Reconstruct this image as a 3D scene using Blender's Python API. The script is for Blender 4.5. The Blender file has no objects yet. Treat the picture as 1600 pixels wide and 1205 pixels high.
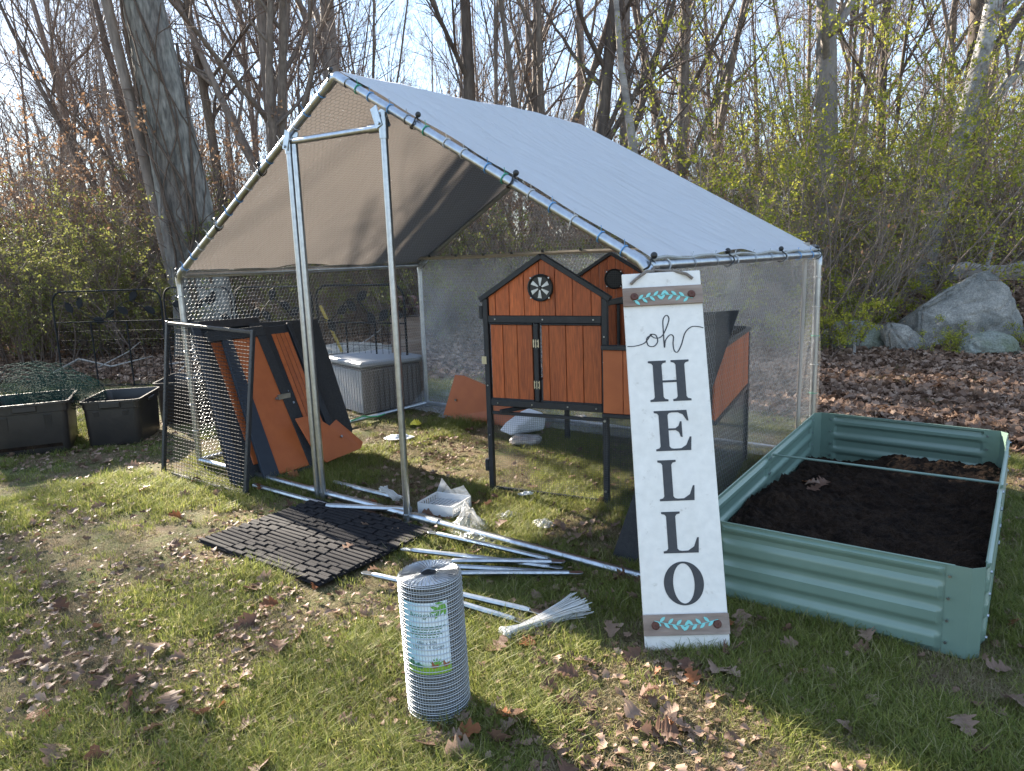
import bpy, bmesh, math, random
import numpy as np
from mathutils import Vector, Matrix, noise as mnoise

SC = bpy.context.scene
COL = SC.collection
rnd = random.Random(7)
R = math.radians

# ------------------------------------------------------------------ camera
cd = bpy.data.cameras.new("camera")
cam = bpy.data.objects.new("camera", cd)
COL.objects.link(cam)
SC.camera = cam
cd.sensor_width = 36.0
cd.lens = 1148.0 / 1600 * 36
cd.clip_start, cd.clip_end = 0.05, 3000
_p, _r = R(10.0), R(-1.97)
f_ = Vector((0, math.cos(_p), -math.sin(_p)))
r0 = Vector((1, 0, 0))
u0 = r0.cross(f_)
rt = r0 * math.cos(_r) + u0 * math.sin(_r)
upv = rt.cross(f_)
cam.matrix_world = Matrix(((rt.x, upv.x, -f_.x, 0), (rt.y, upv.y, -f_.y, 0), (rt.z, upv.z, -f_.z, 1.4), (0, 0, 0, 1)))

# ------------------------------------------------------------------ world and sun
SUN_EL = R(24)
SUN_AZ = math.atan2(-0.68, 0.733)          # from +Y towards +X
world = bpy.data.worlds.new("World")
SC.world = world
world.use_nodes = True
wn, wl = world.node_tree.nodes, world.node_tree.links
sky = wn.new('ShaderNodeTexSky')
sky.sky_type = 'NISHITA'
sky.sun_disc = False
sky.sun_elevation = SUN_EL
sky.sun_rotation = SUN_AZ % (2 * math.pi)
sky.dust_density = 0.25
tc = wn.new('ShaderNodeTexCoord')
mp = wn.new('ShaderNodeMapping'); mp.inputs['Scale'].default_value = (1.2, 1.2, 4.0)
cn = wn.new('ShaderNodeTexNoise'); cn.inputs['Scale'].default_value = 2.2; cn.inputs['Detail'].default_value = 7; cn.inputs['Roughness'].default_value = 0.6
cr = wn.new('ShaderNodeValToRGB'); cr.color_ramp.elements[0].position = 0.48; cr.color_ramp.elements[1].position = 0.68
cm = wn.new('ShaderNodeMath'); cm.operation = 'MULTIPLY'; cm.inputs[1].default_value = 0.75
mx = wn.new('ShaderNodeMix'); mx.data_type = 'RGBA'
mx.inputs[7].default_value = (2.6, 2.7, 2.9, 1)
wl.new(tc.outputs['Generated'], mp.inputs[0]); wl.new(mp.outputs[0], cn.inputs['Vector'])
wl.new(cn.outputs['Fac'], cr.inputs[0]); wl.new(cr.outputs[0], cm.inputs[0]); wl.new(cm.outputs[0], mx.inputs[0])
wl.new(sky.outputs[0], mx.inputs[6])
hzm = wn.new('ShaderNodeMix'); hzm.data_type = 'RGBA'       # thin even high haze
hzm.inputs[0].default_value = 0.68; hzm.inputs[7].default_value = (0.98, 1.34, 1.92, 1)
wl.new(mx.outputs[2], hzm.inputs[6]); wl.new(hzm.outputs[2], wn['Background'].inputs[0])
wn['Background'].inputs[1].default_value = 0.105

sd = bpy.data.lights.new("sun", 'SUN')
sd.energy = 5.0
sd.angle = R(0.53)
sd.color = (1.0, 0.90, 0.76)
sun = bpy.data.objects.new("sun", sd)
COL.objects.link(sun)
sun_dir = Vector((math.sin(SUN_AZ) * math.cos(SUN_EL), math.cos(SUN_AZ) * math.cos(SUN_EL), math.sin(SUN_EL)))
sun.rotation_euler = sun_dir.to_track_quat('Z', 'Y').to_euler()
sun.location = (-10, 12, 9)

SC.view_settings.view_transform = 'Standard'
SC.view_settings.look = 'None'
SC.view_settings.exposure = 2.72
SC.view_settings.gamma = 1.0
SC.view_settings.use_curve_mapping = False
SC.render.engine = 'CYCLES'
SC.cycles.use_denoising = True
SC.cycles.max_bounces = 6
SC.cycles.transparent_max_bounces = 24
SC.cycles.caustics_reflective = False
SC.cycles.caustics_refractive = False

# ------------------------------------------------------------------ materials
def mat(name, col, rough=0.6, metal=0.0, var=0.0, vscale=8.0, vcol=None, bump=0.0, bscale=60.0, stretch=(1, 1, 1),
        spec=0.5, trans=None, detail=4, fine=0.0, fscale=120.0, coat=0.0, orand=0.0):
    """Principled with two noises: tint variation towards vcol and fine bump."""
    m = bpy.data.materials.new(name)
    m.use_nodes = True
    n, l = m.node_tree.nodes, m.node_tree.links
    b = n['Principled BSDF']
    b.inputs['Roughness'].default_value = rough
    b.inputs['Metallic'].default_value = metal
    b.inputs['Specular IOR Level'].default_value = spec
    b.inputs['Coat Weight'].default_value = coat
    c4 = (*col, 1)
    t = n.new('ShaderNodeTexCoord')
    mpp = n.new('ShaderNodeMapping'); mpp.inputs['Scale'].default_value = stretch
    l.new(t.outputs['Object'], mpp.inputs[0])
    out = None
    if orand > 0:                     # every board has grain and tone of its own
        oi = n.new('ShaderNodeObjectInfo')
        om = n.new('ShaderNodeMath'); om.operation = 'MULTIPLY'; om.inputs[1].default_value = 37.0
        l.new(oi.outputs['Random'], om.inputs[0]); l.new(om.outputs[0], mpp.inputs['Location'])
    if var > 0:
        nz = n.new('ShaderNodeTexNoise'); nz.inputs['Scale'].default_value = vscale; nz.inputs['Detail'].default_value = detail
        nz.inputs['Roughness'].default_value = 0.65
        l.new(mpp.outputs[0], nz.inputs['Vector'])
        rp = n.new('ShaderNodeMapRange'); rp.inputs[1].default_value = 0.35; rp.inputs[2].default_value = 0.65
        rp.inputs[3].default_value = 0; rp.inputs[4].default_value = var
        l.new(nz.outputs['Fac'], rp.inputs[0])
        mi = n.new('ShaderNodeMix'); mi.data_type = 'RGBA'
        mi.inputs[6].default_value = c4
        mi.inputs[7].default_value = (*(vcol or tuple(x * 0.5 for x in col)), 1)
        l.new(rp.outputs[0], mi.inputs[0])
        out = mi.outputs[2]
    if fine > 0:
        nz2 = n.new('ShaderNodeTexNoise'); nz2.inputs['Scale'].default_value = fscale; nz2.inputs['Detail'].default_value = 3
        l.new(mpp.outputs[0], nz2.inputs['Vector'])
        rp2 = n.new('ShaderNodeMapRange'); rp2.inputs[1].default_value = 0.3; rp2.inputs[2].default_value = 0.7
        rp2.inputs[3].default_value = 1 - fine; rp2.inputs[4].default_value = 1 + fine
        l.new(nz2.outputs['Fac'], rp2.inputs[0])
        mu = n.new('ShaderNodeVectorMath'); mu.operation = 'SCALE'
        if out is not None: l.new(out, mu.inputs[0])
        else: mu.inputs[0].default_value = col
        l.new(rp2.outputs[0], mu.inputs['Scale'])
        out = mu.outputs[0]
    if orand > 0:
        ro = n.new('ShaderNodeMapRange'); ro.inputs[3].default_value = 1 - orand; ro.inputs[4].default_value = 1 + orand * 0.6
        l.new(oi.outputs['Random'], ro.inputs[0])
        m2 = n.new('ShaderNodeVectorMath'); m2.operation = 'SCALE'
        if out is not None: l.new(out, m2.inputs[0])
        else: m2.inputs[0].default_value = col
        l.new(ro.outputs[0], m2.inputs['Scale']); out = m2.outputs[0]
    if out is not None: l.new(out, b.inputs['Base Color'])
    else: b.inputs['Base Color'].default_value = c4
    if bump > 0:
        nb = n.new('ShaderNodeTexNoise'); nb.inputs['Scale'].default_value = bscale; nb.inputs['Detail'].default_value = 5
        l.new(mpp.outputs[0], nb.inputs['Vector'])
        bp = n.new('ShaderNodeBump'); bp.inputs['Strength'].default_value = bump; bp.inputs['Distance'].default_value = 0.01
        l.new(nb.outputs['Fac'], bp.inputs['Height'])
        l.new(bp.outputs[0], b.inputs['Normal'])
    if trans:
        tr = n.new('ShaderNodeBsdfTranslucent')
        if isinstance(trans, tuple): tr.inputs[0].default_value = (*trans, 1); w = 0.5
        else:
            w = trans
            if out is not None: l.new(out, tr.inputs[0])
            else: tr.inputs[0].default_value = c4
        ms = n.new('ShaderNodeMixShader'); ms.inputs[0].default_value = w
        l.new(b.outputs[0], ms.inputs[1]); l.new(tr.outputs[0], ms.inputs[2])
        l.new(ms.outputs[0], n['Material Output'].inputs[0])
    return m

def leaf_mat(name, cols, attr='tint', trans=0.35, rough=0.55, inst=True, second=None):
    """Foliage: a ramp driven by a per instance (or per object) random value times a per face value."""
    m = bpy.data.materials.new(name)
    m.use_nodes = True
    n, l = m.node_tree.nodes, m.node_tree.links
    b = n['Principled BSDF']; b.inputs['Roughness'].default_value = rough; b.inputs['Specular IOR Level'].default_value = 0.12
    oi = n.new('ShaderNodeObjectInfo')
    at = n.new('ShaderNodeAttribute'); at.attribute_name = 'rv'
    ad = n.new('ShaderNodeMath'); ad.operation = 'ADD'
    l.new(at.outputs['Fac'], ad.inputs[0])
    mu = n.new('ShaderNodeMath'); mu.operation = 'MULTIPLY'; mu.inputs[1].default_value = 0.6 if inst else 0.0
    l.new(oi.outputs['Random'], mu.inputs[0]); l.new(mu.outputs[0], ad.inputs[1])
    fr = n.new('ShaderNodeMath'); fr.operation = 'FRACT'; l.new(ad.outputs[0], fr.inputs[0])
    rp = n.new('ShaderNodeValToRGB')
    els = rp.color_ramp.elements
    while len(els) < len(cols): els.new(0.5)
    for i, c in enumerate(cols):
        els[i].position = i / max(1, len(cols) - 1) if len(cols) > 1 else 0
        els[i].color = (*c, 1)
    l.new(fr.outputs[0], rp.inputs[0])
    l.new(rp.outputs[0], b.inputs['Base Color'])
    tr = n.new('ShaderNodeBsdfTranslucent'); l.new(rp.outputs[0], tr.inputs[0])
    ms = n.new('ShaderNodeMixShader'); ms.inputs[0].default_value = trans
    l.new(b.outputs[0], ms.inputs[1]); l.new(tr.outputs[0], ms.inputs[2])
    l.new(ms.outputs[0], n['Material Output'].inputs[0])
    return m

def clear_mat(name, opac=0.35, tint=(0.75, 0.8, 0.86), rough=0.25, nscale=5.0, lo=0.15, fres=0.8):
    """Thin milky polythene: see-through, a little diffuse haze, wrinkled gloss."""
    m = bpy.data.materials.new(name)
    m.use_nodes = True
    n, l = m.node_tree.nodes, m.node_tree.links
    n.remove(n['Principled BSDF'])
    t = n.new('ShaderNodeTexCoord')
    nz = n.new('ShaderNodeTexNoise'); nz.inputs['Scale'].default_value = nscale; nz.inputs['Detail'].default_value = 6
    nz.inputs['Distortion'].default_value = 1.2
    l.new(t.outputs['Object'], nz.inputs['Vector'])
    bp = n.new('ShaderNodeBump'); bp.inputs['Strength'].default_value = 0.6; bp.inputs['Distance'].default_value = 0.05
    l.new(nz.outputs['Fac'], bp.inputs['Height'])
    tp = n.new('ShaderNodeBsdfTransparent')
    df = n.new('ShaderNodeBsdfDiffuse'); df.inputs[0].default_value = (*tint, 1)
    tl = n.new('ShaderNodeBsdfTranslucent'); tl.inputs[0].default_value = (*tint, 1)
    gl = n.new('ShaderNodeBsdfGlossy'); gl.inputs['Roughness'].default_value = rough
    for q in (df, gl): l.new(bp.outputs[0], q.inputs['Normal'])
    a = n.new('ShaderNodeMixShader'); a.inputs[0].default_value = 0.5
    l.new(df.outputs[0], a.inputs[1]); l.new(tl.outputs[0], a.inputs[2])
    mr = n.new('ShaderNodeMapRange'); mr.inputs[1].default_value = 0.35; mr.inputs[2].default_value = 0.7
    mr.inputs[3].default_value = lo; mr.inputs[4].default_value = opac
    l.new(nz.outputs['Fac'], mr.inputs[0])
    c = n.new('ShaderNodeMixShader'); l.new(mr.outputs[0], c.inputs[0])
    l.new(tp.outputs[0], c.inputs[1]); l.new(a.outputs[0], c.inputs[2])
    fr = n.new('ShaderNodeFresnel'); fr.inputs[0].default_value = 1.45
    l.new(bp.outputs[0], fr.inputs['Normal'])
    fm = n.new('ShaderNodeMath'); fm.operation = 'MULTIPLY'; fm.inputs[1].default_value = fres; l.new(fr.outputs[0], fm.inputs[0])
    d = n.new('ShaderNodeMixShader'); l.new(fm.outputs[0], d.inputs[0])
    l.new(c.outputs[0], d.inputs[1]); l.new(gl.outputs[0], d.inputs[2])
    l.new(d.outputs[0], n['Material Output'].inputs[0])
    return m

M = {}
M['galv'] = mat('galvanised_steel', (0.46, 0.49, 0.52), 0.32, 1.0, 0.6, 25, (0.28, 0.30, 0.33), 0.05, 200)
M['wire'] = mat('galvanised_wire', (0.36, 0.38, 0.40), 0.35, 0.85)
M['dkwire'] = mat('dull_wire', (0.10, 0.105, 0.11), 0.6, 0.3, spec=0.2)
M['black'] = mat('black_stained_wood', (0.009, 0.010, 0.013), 0.5, 0, 0.5, 30, (0.03, 0.033, 0.038), 0.15, 150)
M['blackfelt'] = mat('black_roofing_felt', (0.022, 0.023, 0.026), 0.9, 0, 0.5, 60, (0.05, 0.05, 0.052), 0.5, 400, fine=0.35, fscale=500)
M['bluefelt'] = mat('blue_black_board', (0.018, 0.026, 0.040), 0.55, 0, 0.4, 20, (0.03, 0.04, 0.055))
M['blackmetal'] = mat('black_powder_coat', (0.010, 0.011, 0.012), 0.4, 0.0, 0.3, 40, (0.03, 0.03, 0.03))
M['orange'] = mat('orange_stained_wood', (0.54, 0.132, 0.032), 0.55, 0, 0.7, 7, (0.34, 0.072, 0.019), 0.2, 90, stretch=(1, 1, 0.10), fine=0.28, fscale=130, detail=8, orand=0.22)
M['orangeboard'] = mat('orange_painted_board', (0.44, 0.118, 0.034), 0.5, 0, 0.5, 9, (0.34, 0.08, 0.023), 0.03, 120)
M['slat'] = mat('bright_orange_slat', (0.46, 0.12, 0.028), 0.4, 0, 0.6, 5, (0.32, 0.07, 0.018), 0.1, 90, stretch=(1, 1, 6), orand=0.2)
M['brass'] = mat('zinc_hinge', (0.55, 0.52, 0.40), 0.35, 0.9)
M['white'] = mat('white_painted_board', (0.76, 0.72, 0.66), 0.6, 0, 0.35, 3.5, (0.60, 0.57, 0.50), 0.06, 60, fine=0.05, fscale=30)
M['charcoal'] = mat('charcoal_letter_paint', (0.035, 0.035, 0.038), 0.6, 0, 0.4, 40, (0.06, 0.06, 0.06))
M['greywood'] = mat('weathered_brown_wood', (0.20, 0.135, 0.10), 0.8, 0, 0.8, 14, (0.33, 0.27, 0.23), 0.4, 60, stretch=(0.15, 1, 1), fine=0.2, fscale=60)
M['lath'] = mat('pale_weathered_lath', (0.52, 0.46, 0.40), 0.8, 0, 0.6, 14, (0.38, 0.33, 0.28), 0.3, 60, stretch=(1, 1, 0.15))
M['aqua'] = mat('aqua_leaf_paint', (0.20, 0.56, 0.53), 0.6, 0, 0.3, 40, (0.3, 0.62, 0.6))
M['rust'] = mat('brown_flower_button', (0.12, 0.045, 0.03), 0.7, 0, 0.5, 60, (0.05, 0.02, 0.015))
M['rope'] = mat('grey_jute_rope', (0.16, 0.13, 0.11), 0.9, 0, 0.6, 80, (0.30, 0.26, 0.22), 0.6, 200)
M['sage'] = mat('sage_green_steel', (0.150, 0.225, 0.180), 0.34, 0.0, 0.35, 3, (0.17, 0.245, 0.20), 0.02, 20, spec=0.6, coat=0.15, fine=0.03, fscale=12)
M['rubber'] = mat('black_rubber', (0.016, 0.015, 0.017), 0.85, 0, 0.5, 30, (0.030, 0.028, 0.03), 0.25, 200, spec=0.15)
M['tote'] = mat('black_tote_plastic', (0.016, 0.014, 0.014), 0.42, 0, 0.6, 6, (0.035, 0.028, 0.025), 0.1, 40)
M['deckbox'] = mat('grey_resin', (0.24, 0.25, 0.27), 0.5, 0, 0.3, 5, (0.24, 0.25, 0.27), 0.05, 60)
M['deckdark'] = mat('brown_grey_resin', (0.12, 0.105, 0.098), 0.6, 0, 0.3, 8, (0.08, 0.07, 0.065), 0.1, 60, stretch=(4, 4, 1))
M['whiteplastic'] = mat('white_plastic', (0.72, 0.73, 0.74), 0.4, 0, 0.2, 20, (0.6, 0.6, 0.6), trans=0.3)
M['ties'] = mat('natural_nylon', (0.78, 0.77, 0.74), 0.4, 0, 0.0, trans=0.35)
M['paper'] = mat('white_wrap', (0.72, 0.74, 0.78), 0.6, 0, 0.4, 15, (0.55, 0.57, 0.62), 0.3, 60)
M['pinkish'] = mat('wrapped_brown_pack', (0.42, 0.30, 0.27), 0.3, 0, 0.6, 20, (0.6, 0.55, 0.55), 0.3, 60)
M['yellow'] = mat('yellow_strap', (0.75, 0.62, 0.05), 0.5)
M['greenstrap'] = mat('green_strap', (0.03, 0.28, 0.12), 0.5)
M['bluetie'] = mat('pale_blue_tie', (0.12, 0.32, 0.62), 0.5)
M['greentie'] = mat('green_tie', (0.05, 0.35, 0.22), 0.5)
M['soil'] = mat('black_potting_soil', (0.011, 0.0075, 0.006), 0.95, 0, 0.8, 12, (0.032, 0.020, 0.013), 1.0, 150, fine=0.6, fscale=200, spec=0.08)
M['rock'] = mat('grey_granite', (0.31, 0.285, 0.245), 0.85, 0, 0.9, 3.0, (0.085, 0.088, 0.08), 1.0, 25, fine=0.35, fscale=60, detail=8)
M['mossrock'] = mat('lichen_granite', (0.22, 0.225, 0.20), 0.85, 0, 0.9, 2.5, (0.10, 0.115, 0.06), 1.0, 25, fine=0.35, fscale=50, detail=8)
M['bark_big'] = mat('lichen_grey_bark', (0.105, 0.088, 0.076), 0.9, 0, 1.0, 2.2, (0.21, 0.205, 0.18), 1.0, 30, stretch=(1, 1, 0.25), fine=0.55, fscale=22, detail=9)
M['rollwire'] = mat('bright_roll_wire', (0.50, 0.53, 0.56), 0.45, 0.7)
M['bark'] = mat('grey_brown_bark', (0.128, 0.099, 0.081), 0.9, 0, 0.8, 3, (0.210, 0.177, 0.150), 0.5, 40, stretch=(1, 1, 0.2), fine=0.3, fscale=25)
M['bark_dark'] = mat('dark_bark', (0.068, 0.051, 0.042), 0.9, 0, 0.8, 4, (0.128, 0.099, 0.075), 0.6, 40, stretch=(1, 1, 0.2), fine=0.3, fscale=25)
M['bark_pale'] = mat('pale_beech_bark', (0.250, 0.219, 0.194), 0.85, 0, 0.7, 2.5, (0.150, 0.125, 0.110), 0.3, 30, stretch=(1, 1, 0.4), fine=0.2, fscale=25)
M['bark_white'] = mat('birch_bark', (0.42, 0.41, 0.39), 0.8, 0, 0.9, 5, (0.10, 0.09, 0.08), 0.4, 30, fine=0.25, fscale=25)
M['twig'] = mat('twig_bark', (0.145, 0.105, 0.085), 0.85)
M['twig_pale'] = mat('pale_twig_bark', (0.208, 0.163, 0.130), 0.85)
M['vine'] = mat('vine_bark', (0.10, 0.068, 0.048), 0.9, 0, 0.6, 20, (0.05, 0.035, 0.025))
M['log'] = mat('bleached_log', (0.36, 0.33, 0.30), 0.9, 0, 0.8, 6, (0.11, 0.095, 0.085), 0.6, 40, stretch=(0.2, 1, 1))
M['leaf_green'] = leaf_mat('spring_leaves', [(0.20, 0.225, 0.028), (0.31, 0.325, 0.04), (0.44, 0.42, 0.07), (0.22, 0.24, 0.04)], trans=0.5)
M['leaf_bush'] = leaf_mat('bush_leaves', [(0.13, 0.15, 0.035), (0.20, 0.21, 0.05), (0.23, 0.24, 0.065), (0.15, 0.13, 0.06)], trans=0.45)
M['leaf_dead'] = leaf_mat('clinging_dead_leaves', [(0.16, 0.09, 0.05), (0.27, 0.165, 0.10), (0.33, 0.21, 0.13), (0.12, 0.07, 0.045)], trans=0.35)
M['litter'] = leaf_mat('litter_leaves', [(0.10, 0.064, 0.046), (0.23, 0.145, 0.10), (0.36, 0.255, 0.19), (0.16, 0.098, 0.07), (0.27, 0.175, 0.12)], trans=0.2)
M['oak_pink'] = leaf_mat('oak_leaf_tan', [(0.23, 0.15, 0.105), (0.29, 0.20, 0.15), (0.18, 0.115, 0.085)], trans=0.3)
M['oak_rust'] = leaf_mat('oak_leaf_rust', [(0.22, 0.085, 0.04), (0.28, 0.12, 0.055), (0.16, 0.065, 0.035)], trans=0.3)
M['oak_brown'] = leaf_mat('oak_leaf_brown', [(0.12, 0.065, 0.045), (0.17, 0.10, 0.07), (0.09, 0.05, 0.035)], trans=0.25)
M['grass'] = leaf_mat('lawn_grass', [(0.11, 0.145, 0.035), (0.19, 0.22, 0.05), (0.29, 0.29, 0.08), (0.13, 0.165, 0.04), (0.42, 0.36, 0.20)], trans=0.5, rough=0.5)
M['straw'] = leaf_mat('dry_grass', [(0.27, 0.21, 0.125), (0.19, 0.14, 0.085), (0.34, 0.28, 0.17), (0.14, 0.14, 0.055)], trans=0.35)
M['clear'] = clear_mat('clear_polythene', 0.30, lo=0.17, nscale=1.6)
M['clear_r'] = clear_mat('clear_polythene_thin', 0.11, tint=(0.85, 0.84, 0.8), lo=0.04, nscale=1.2, fres=0.5)
M['bag'] = clear_mat('crumpled_film', 0.65, tint=(0.85, 0.87, 0.9), lo=0.25, nscale=14)
M['net'] = mat('green_pvc_wire', (0.010, 0.045, 0.038), 0.8, spec=0.1)
M['matwire'] = mat('matt_black_wire', (0.012, 0.013, 0.015), 0.7, spec=0.2)

# ------------------------------------------------------------------ object helpers
def props(o, label=None, cat=None, group=None, kind=None):
    if label: o['label'] = label
    if cat: o['category'] = cat
    if group: o['group'] = group
    if kind: o['kind'] = kind
    return o

def empty(name, loc=(0, 0, 0), rz=0.0, label=None, cat=None, group=None, parent=None):
    o = bpy.data.objects.new(name, None)
    o.empty_display_size = 0.1
    COL.objects.link(o)
    o.location = loc; o.rotation_euler = (0, 0, rz)
    if parent: o.parent = parent
    return props(o, label, cat, group)

def link(name, me, m=None, parent=None, loc=(0, 0, 0), rot=(0, 0, 0), smooth=False):
    if m is not None and not me.materials: me.materials.append(m)
    if smooth: me.shade_smooth()
    o = bpy.data.objects.new(name, me)
    COL.objects.link(o)
    o.location = loc; o.rotation_euler = rot
    if parent: o.parent = parent
    return o

def np_mesh(name, V, Fq, rv=None):
    """V (n,3), Fq (m,4) or (m,3) arrays -> mesh, fast."""
    me = bpy.data.meshes.new(name)
    V = np.asarray(V, np.float32); Fq = np.asarray(Fq, np.int32)
    k = Fq.shape[1]
    me.vertices.add(len(V)); me.vertices.foreach_set('co', V.ravel())
    me.loops.add(Fq.size); me.loops.foreach_set('vertex_index', Fq.ravel())
    me.polygons.add(len(Fq)); me.polygons.foreach_set('loop_start', np.arange(0, Fq.size, k, dtype=np.int32))
    if rv is not None:
        a = me.attributes.new('rv', 'FLOAT', 'POINT'); a.data.foreach_set('value', np.asarray(rv, np.float32))
    me.update(calc_edges=True)
    me.validate()
    return me

class MB:
    """Collects simple solids, then makes one mesh."""
    def __init__(s): s.v = []; s.f = []
    def add(s, vs, fs):
        b = len(s.v); s.v += [tuple(v) for v in vs]; s.f += [tuple(i + b for i in f) for f in fs]; return s
    def box(s, c, d, rot=None):
        x, y, z = d[0] / 2, d[1] / 2, d[2] / 2
        vs = [Vector((a * x, b * y, e * z)) for a in (-1, 1) for b in (-1, 1) for e in (-1, 1)]
        if rot is not None: vs = [rot @ v for v in vs]
        vs = [v + Vector(c) for v in vs]
        return s.add(vs, [(0, 1, 3, 2), (4, 6, 7, 5), (0, 4, 5, 1), (2, 3, 7, 6), (0, 2, 6, 4), (1, 5, 7, 3)])
    def bar(s, a, b, w, h=None, up=(0, 0, 1)):
        """rectangular bar from a to b"""
        a = Vector(a); b = Vector(b); d = (b - a); L = d.length; d.normalize()
        h = h or w; u = Vector(up)
        if abs(d.dot(u)) > 0.98: u = Vector((1, 0, 0))
        x = d.cross(u).normalized(); y = x.cross(d).normalized()
        vs = [p + x * (i * w / 2) + y * (j * h / 2) for p in (a, b) for i in (-1, 1) for j in (-1, 1)]
        return s.add(vs, [(0, 1, 3, 2), (4, 6, 7, 5), (0, 4, 5, 1), (2, 3, 7, 6), (0, 2, 6, 4), (1, 5, 7, 3)])
    def tube(s, pts, r, n=8, caps=True, closed=False):
        pts = [Vector(p) for p in pts]
        rs = r if isinstance(r, (list, tuple)) else [r] * len(pts)
        prev = None; rings = []
        for i, p in enumerate(pts):
            if closed: d = pts[(i + 1) % len(pts)] - pts[i - 1]
            elif i == 0: d = pts[1] - pts[0]
            elif i == len(pts) - 1: d = pts[-1] - pts[-2]
            else: d = (pts[i + 1] - pts[i]).normalized() + (pts[i] - pts[i - 1]).normalized()
            d.normalize()
            if prev is None:
                a = Vector((0, 0, 1)) if abs(d.z) < 0.9 else Vector((1, 0, 0))
                x = d.cross(a).normalized()
            else: x = (prev - d * prev.dot(d)).normalized()
            prev = x; y = d.cross(x)
            rings.append([p + (x * math.cos(t) + y * math.sin(t)) * rs[i] for t in [2 * math.pi * k / n for k in range(n)]])
        vs = [v for rg in rings for v in rg]; fs = []
        m = len(rings)
        for i in range(m if closed else m - 1):
            for k in range(n):
                a = i * n + k; b = i * n + (k + 1) % n; c = ((i + 1) % m) * n + (k + 1) % n; d = ((i + 1) % m) * n + k
                fs.append((a, b, c, d))
        if caps and not closed:
            fs.append(tuple(range(n))[::-1]); fs.append(tuple((m - 1) * n + k for k in range(n)))
        return s.add(vs, fs)
    def prism(s, poly, z0, z1, T=None):
        """extrude a 2D polygon (x,y) between z0 and z1, T maps Vector->Vector"""
        n = len(poly)
        vs = [Vector((x, y, z0)) for x, y in poly] + [Vector((x, y, z1)) for x, y in poly]
        if T: vs = [T(v) for v in vs]
        fs = [tuple(range(n))[::-1], tuple(range(n, 2 * n))] + [(i, (i + 1) % n, n + (i + 1) % n, n + i) for i in range(n)]
        return s.add(vs, fs)
    def mesh(s, name, bevel=0.0):
        me = bpy.data.meshes.new(name)
        me.from_pydata(s.v, [], s.f); me.update()
        if bevel > 0 or any(len(f) > 4 for f in s.f):
            bm = bmesh.new(); bm.from_mesh(me)
            bmesh.ops.recalc_face_normals(bm, faces=bm.faces)
            if bevel > 0:
                bmesh.ops.bevel(bm, geom=[e for e in bm.edges if e.calc_face_angle(0) > 0.6], offset=bevel, segments=1, affect='EDGES')
            bm.to_mesh(me); bm.free()
        return me
    def build(s, name, m, parent=None, bevel=0.0, smooth=False, loc=(0, 0, 0), rot=(0, 0, 0)):
        return link(name, s.mesh(name, bevel), m, parent, loc, rot, smooth)

def smooth_angle(o, ang=40):
    me = o.data
    me.shade_smooth()
    bm = bmesh.new(); bm.from_mesh(me)
    for e in bm.edges: e.smooth = e.calc_face_angle(0) < R(ang)
    bm.to_mesh(me); bm.free()

def pipe(name, a, b, r, parent, m='galv', n=10):
    o = MB().tube([a, b], r, n).build(name, M[m], parent)
    smooth_angle(o)
    return o

def dup(root, loc=None, rz=None, label=None, group=None):
    r = root.copy(); COL.objects.link(r)
    if loc is not None: r.location = loc
    if rz is not None: r.rotation_euler[2] = rz
    if label: r['label'] = label
    if group: r['group'] = group
    for ch in list(root.children):
        c = ch.copy(); COL.objects.link(c); c.parent = r
        for g in list(ch.children):
            d = g.copy(); COL.objects.link(d); d.parent = c
    return r

# value noise on arrays
_perm = np.random.RandomState(3).rand(256, 256).astype(np.float32)
def vnoise(x, y, s=1.0, o=0):
    x = np.asarray(x) / s + 37.3 * o + 1000; y = np.asarray(y) / s + 11.7 * o + 1000
    xi = np.floor(x).astype(int); yi = np.floor(y).astype(int)
    fx = x - xi; fy = y - yi; fx = fx * fx * (3 - 2 * fx); fy = fy * fy * (3 - 2 * fy)
    g = lambda a, b: _perm[a % 256, b % 256]
    return (g(xi, yi) * (1 - fx) * (1 - fy) + g(xi + 1, yi) * fx * (1 - fy) + g(xi, yi + 1) * (1 - fx) * fy + g(xi + 1, yi + 1) * fx * fy)
def fbm(x, y, s=1.0, o=0, oct=4):
    t = 0; a = 0.5; n = 0
    for k in range(oct):
        t = t + a * vnoise(x, y, s / 2 ** k, o + k * 5); n += a; a *= 0.5
    return t / n

# ------------------------------------------------------------------ terrain
def lawn_edge(x):
    return np.interp(x, [-9, -5.5, -3, -1, 1.3, 2.5, 4, 8], [10.2, 9.6, 9.2, 9.0, 8.2, 5.6, 4.3, 3.4])
def leafy(x, y):
    e = lawn_edge(x) + (fbm(x, y, 1.3, 2) - 0.5) * 1.6
    return np.clip((y - e) / 0.7 + 0.5, 0, 1)
def height(x, y):
    x = np.asarray(x, float); y = np.asarray(y, float)
    far = np.clip(y - 9.0, 0, 60)
    h = 0.030 * far + 0.0006 * far * far * 0.5
    h = h + np.clip((x - 3.6) * 0.02, 0, 0.25) * np.clip((y - 5) / 4, 0, 1)
    h = h + 0.80 * np.exp(-((x - 8.0) ** 2 / 3.0 + (y - 11.8) ** 2 / 1.6))
    near = np.clip((np.hypot(x, y - 4) - 6) / 8, 0, 1)
    h = h + (fbm(x, y, 5, 1) - 0.5) * 0.5 * near
    h = h + (fbm(x, y, 0.5, 7) - 0.62) * 0.035 * (1 - near * 0.4)
    return h
def hz(x, y): return float(height(np.array([x]), np.array([y]))[0])

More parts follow.
